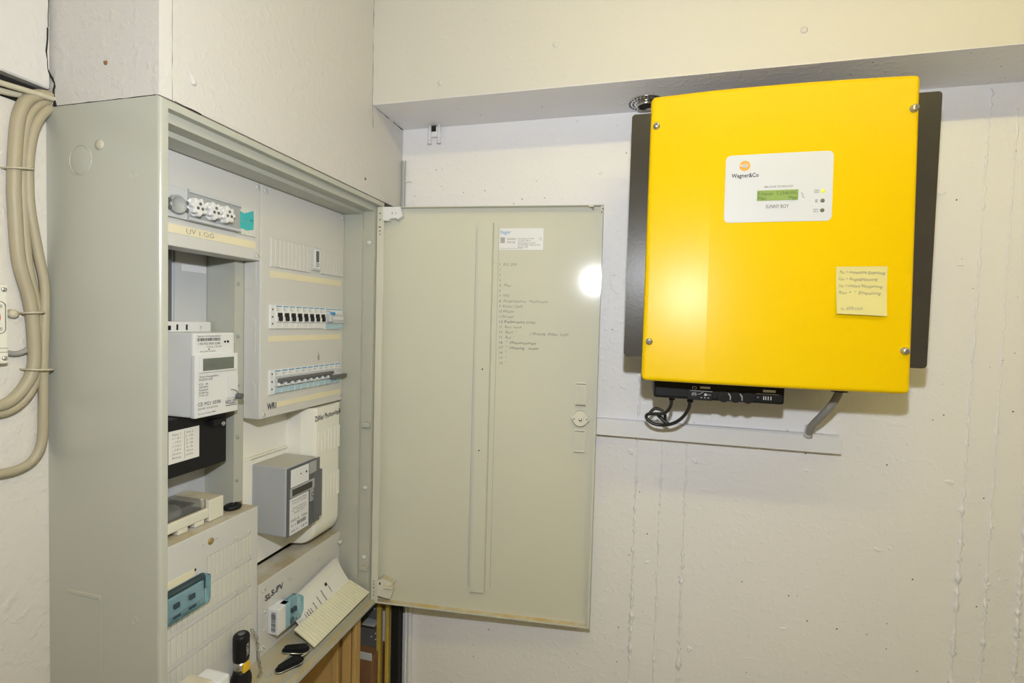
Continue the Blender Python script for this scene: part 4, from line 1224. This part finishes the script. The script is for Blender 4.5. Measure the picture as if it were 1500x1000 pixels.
# connector panel at the underside
cp = MB(); cp.box(.6165, .8445, -.152, -.02, 1.3925, 1.47, 'black_plastic', .005)
cp = cp.build('connector_panel', inv, 'black connector panel underneath')
f = Fr((0, -.1522, 0), (1, 0, 0), (0, 0, 1))
MB().obox(f, .679, .722, 1.3925, 1.43, 0, .0015, 'black_soft', .001).build('plate', cp)
b = MB()
f = Fr((0, -.154, 0), (1, 0, 0), (0, 0, 1))
b.quad(f, .700, .718, 1.4145, 1.4185, 'white_print', c=0); b.quad(f, .683, .722, 1.4095, 1.4100, 'white_print', c=0)
b.text(f, .686, 1.4135, .0055, '(!)', 'white_print', width=.008, c=0); b.text(f, .686, 1.4015, .0055, '(O)', 'white_print', width=.008, c=0)
b.tube([f.p(.696, 1.403), f.p(.702, 1.4055), f.p(.706, 1.4085)], .0004, 'white_print', n=4, sub=1); b.tube([f.p(.708, 1.4035), f.p(.720, 1.4035)], .0005, 'white_print', n=4, sub=1)
b.quad(f, .708, .712, 1.4015, 1.4055, 'white_print', c=0)
for x in (.702, .708, .714): b.quad(f, x, x + .002, 1.397, 1.3985, 'white_print', c=0)
f = Fr((0, -.1524, 0), (1, 0, 0), (0, 0, 1))
b.quad(f, .808, .829, 1.414, 1.4185, 'white_print', c=0); b.quad(f, .797, .835, 1.4105, 1.411, 'white_print', c=0)
for x in (.809, .8125, .8165, .821): b.quad(f, x, x + .0014, 1.4, 1.4065, 'white_print', c=0)
b.cyl(f.p(.8, 1.404), f.p(.8, 1.404, .0005), .0015, 'grey_print', n=8)
b.build('symbols', cp, 'white printed symbols')
for x in (.742, .762, .783):
    MB().cyl((x, -.155, 1.402), (x, -.12, 1.402), .0105, 'black_plastic', n=18).build('socket', cp)
for x in (.7525, .7725): MB().tube([(x - .004, -.1535, 1.409), (x, -.1545, 1.404), (x + .001, -.1535, 1.396)], .0016, 'mid_grey', n=6).build('socket_edge', cp)
for x, y, z in ((.652, -.125, 1.392), (.686, -.125, 1.390)):
    MB().cyl((x, y, z - .006), (x, y, z + .01), .0058, 'black_plastic', n=12).build('plug', cp)
MB().cyl((.945, -.11, 1.418), (.945, -.11, 1.442), .014, 'black_plastic', n=16).build('cable_gland', inv)

MB().tube([(.652, -.125, 1.39), (.650, -.122, 1.372), (.640, -.112, 1.357), (.622, -.095, 1.351), (.609, -.085, 1.348), (.606, -.084, 1.340), (.618, -.086, 1.330), (.637, -.088, 1.328), (.658, -.098, 1.335), (.674, -.110, 1.350), (.684, -.12, 1.370), (.686, -.125, 1.388)], .0034, 'cable_black', n=10, sub=5).build('cable', None, 'black cable looped below the inverter connector', 'cable', 'black inverter leads')
MB().tube([(.612, -.078, 1.349), (.622, -.074, 1.3585), (.634, -.076, 1.357), (.642, -.078, 1.349), (.643, -.078, 1.337), (.641, -.078, 1.332)], .0032, 'cable_black', n=10, sub=5).build('cable', None, 'short black cable arc inside the larger loop', 'cable', 'black inverter leads')
MB().tube([(.626, -.08, 1.350), (.634, -.084, 1.342), (.644, -.086, 1.334), (.652, -.088, 1.329)], .0036, 'cable_black', n=10, sub=5).build('cable_end', None, 'black plug end lying across the cable loop', 'cable', 'black inverter leads')
MB().tube([(.945, -.11, 1.425), (.944, -.107, 1.412), (.938, -.098, 1.392), (.927, -.078, 1.365), (.921, -.055, 1.345), (.922, -.035, 1.330), (.923, -.022, 1.316)], .0068, 'cable_grey', n=12, sub=5).build('cable', None, 'grey mains cable from the inverter into the trunking', 'cable')
MB().lathe((.9225, -.024, 1.315), (0, -.25, 1), [(0, .0082), (.020, .0078), (.023, .0070)], 'trunking', n=14).build('cable_sleeve', None, 'white painted sleeve where the grey cable enters', 'sleeve')
tr = thing('cable_trunking', (.6, -.013, 1.283), 'white plastic cable trunking running below the inverter', 'trunking')
MB().box(.44, .983, -.018, 0.0, 1.2845, 1.319, 'trunking', .001).build('base', tr)
MB().box(.44, .984, -.0235, -.0175, 1.2835, 1.3175, 'trunking', .0015).build('cover', tr)

# sticky note, lower edge lifting
b = MB(); NV = 6; vs = []
for i in range(NV + 1):
    t_ = i / NV
    for x, zt, zb_ in ((.8968, 1.6345, 1.5570), (.9335, 1.635, 1.5560), (.9718, 1.6355, 1.5545)):
        z = zt + (zb_ - zt) * t_
        vs.append((x + .0015 * t_ * (1 if x < .9 else -.6 if x > .95 else 0), lid_y(x, z) - .0006 - .006 * t_ ** 2.2, z))
fs = [(3 * i + j, 3 * i + j + 1, 3 * i + 3 + j + 1, 3 * i + 3 + j) for i in range(NV) for j in range(2)]
n0 = len(vs); b.add(vs + [(x, y + .0003, z) for x, y, z in vs], fs + [tuple(n0 + j for j in reversed(q_)) for q_ in fs], 'sticky_note')


class NoteFr(Fr):
    def __init__(s): pass
    def p(s, a, b_, c=0.0):
        t_ = min(1, max(0, (1.635 - b_) / .079))
        return Vector((a, lid_y(a, b_) - .0010 - .006 * t_ ** 2.2 - c, b_))


sn = thing('sticky_note', (.934, -.215, 1.556), 'pale yellow handwritten sticky note on the inverter lid', 'note')
b.build('sheet', sn)
b = MB(); NF = NoteFr()
for i, (s_, w_) in enumerate((('Pac = momentane Einspeisung', .067), ('Upv = Ausgangsspannung', .057), ('Uac = mittlere Netzspannung', .064), ('Riso =  "  Einspeisung', .062))):
    b.text(NF, .901 + (.0 if i else .001), 1.6235 - i * .0112, .0052, s_, 'grey_print', width=w_, c=.0001, shear=.35, offset=-.004, jitter=.0006, rot=-.012)
b.text(NF, .904, 1.5635, .0055, 'ca. 4500 kWh', 'grey_print', width=.032, c=.0001, shear=.3, offset=-.006, jitter=.0006)
b.build('handwriting', sn)

# perforated steel flange on the beam underside
fg = thing('drain_flange', (.580, -.047, SOF), 'round perforated stainless flange under the beam behind the inverter', 'flange')
fo = (.582, -.043, SOF)
MB().lathe(fo, (0, 0, -1), [(0, .037), (.0015, .0365), (.0024, .030), (.0032, .021), (.0034, .019)], 'stainless', n=36).build('plate', fg)
MB().lathe(fo, (0, 0, -1), [(.002, .020), (.0085, .0195), (.0098, .018), (.0085, .0165), (.003, .016)], 'stainless', n=32).build('collar', fg)
MB().cyl((fo[0], fo[1], SOF - .0030), (fo[0], fo[1], SOF - .0060), .0158, 'dark_hole', n=24).build('bore', fg)
for k in range(2):
    rr = (.0335, .0262)[k]; nn = (28, 22)[k]
    for i in range(nn):
        a = 2 * math.pi * (i + .5 * k) / nn
        h_ = .0021 + .0007 * k
        MB().cyl((fo[0] + rr * math.cos(a), fo[1] + rr * math.sin(a), SOF - h_ + .0012), (fo[0] + rr * math.cos(a), fo[1] + rr * math.sin(a), SOF - h_ - .0006), .0021, 'grille_dark', n=6).build('hole', fg)
# white pipe clip stub under the beam
cl = thing('pipe_clip', (.088, -.01, 1.955), 'small white double pipe clip under the beam by the corner', 'clip')
for x in (.0775, .1015):
    b = MB(); b.tube([(x, -.013, SOF), (x, -.013, 1.958)], .0045, 'trunking', n=10, sub=1); b.build('prong', cl)
    MB().lathe((x, -.013, 1.961), (0, 0, -1), [(0, .0046), (.003, .006), (.006, .0055)], 'trunking', n=10).build('foot', cl)
MB().box(.079, .1, -.012, -.001, 1.972, SOF - .002, 'wall_paint', .002).build('bridge', cl)
MB().box(.081, .093, -.0135, -.0115, 1.984, SOF - .001, 'dark_hole').build('opening', cl)
# thin rods standing in the corner
for x, r, lab in ((.0045, .0022, 'left one of the thin white rods in the corner'), (.0115, .0020, 'right one of the thin white rods in the corner')):
    MB().cyl((x, -.006, 1.20), (x - .001, -.006, 1.9205), r, 'mid_grey', n=8).build('thin_rod', None, lab, 'rod', 'rods in the corner')
MB().tube([(.012, -.006, 1.865), (.022, -.008, 1.868), (.030, -.006, 1.866)], .0006, 'mid_grey', n=5).build('wire_tie', None, 'thin wire tie twisted around the corner rods', 'wire')

# ================================================================== BELOW THE CABINET
def plank(name, label, x0, x1, y0, y1, z1, m, lean=0.0, cat='board', grp='boards stored under the cabinet'):
    b = MB(); b.box(x0, x1, y0, y1, 0.0, z1, m, .0015, 1)
    b.v = [(x + lean * v_z / max(z1, .01), y, v_z) for (x, y, v_z) in b.v]
    return b.build(name, None, label, cat, grp)


plank('wooden_board', 'wide light wooden board leftmost under the cabinet', -.19, -.078, -.150, -.132, .842, 'wood_light')
plank('wooden_board', 'narrow light board edge beside the wide one', -.0765, -.061, -.155, -.128, .838, 'wood_light')
plank('wooden_board', 'thick light wooden board right of the dark slit', -.0545, -.032, -.150, -.125, .842, 'wood_light', .001)
plank('wooden_board', 'thin light board edge next to the dark rack', -.0305, -.021, -.150, -.128, .844, 'wood_light', .003)
rk = thing('perforated_rack', (-.05, -.03, 0), 'dark perforated metal rack standing behind the boards', 'rack')
MB().box(-.085, -.019, -.036, -.031, .70, .90, 'dark_grey', .001).build('sheet', rk)
for x, z in ((-.034, .812), (-.032, .737), (-.043, .727), (-.031, .722), (-.036, .8)): MB().cyl((x, -.0362, z), (x, -.0372, z), .0018, 'white_print', n=8).build('hole', rk)
MB().box(-.058, -.022, -.060, -.036, .768, .773, 'mid_grey', .001).build('bracket', rk)
MB().box(-.085, -.019, -.075, -.005, 0.0, .70, 'wood_brown', .003).build('brown_box', None, 'brown box under the perforated rack', 'box')
MB().box(-.085, -.019, -.0765, -.074, .694, .712, 'light_grey', .001).build('tape_strip', None, 'pale strip along the top of the brown box', 'strip')
plank('wooden_lath', 'left yellow lath standing by the wall corner', -.023, -.012, -.045, -.030, .845, 'wood_yellow', -.003, 'lath', 'yellow laths in the corner')
plank('wooden_lath', 'right yellow lath standing by the wall corner', .002, .011, -.045, -.030, .845, 'wood_yellow', -.004, 'lath', 'yellow laths in the corner')
plank('black_post', 'black post between the yellow laths and the wall strip', .012, .034, -.035, -.012, .845, 'black_soft', -.003, 'post', None)
for x0, x1, lab in ((.0355, .0435, 'left white strip of conduit beside the black post'), (.0450, .0530, 'right white strip of conduit beside the black post')):
    MB().box(x0, x1, -.014, -.001, 0, .90, 'trunking', .003).build('conduit_strip', None, lab, 'conduit', 'conduit strips')
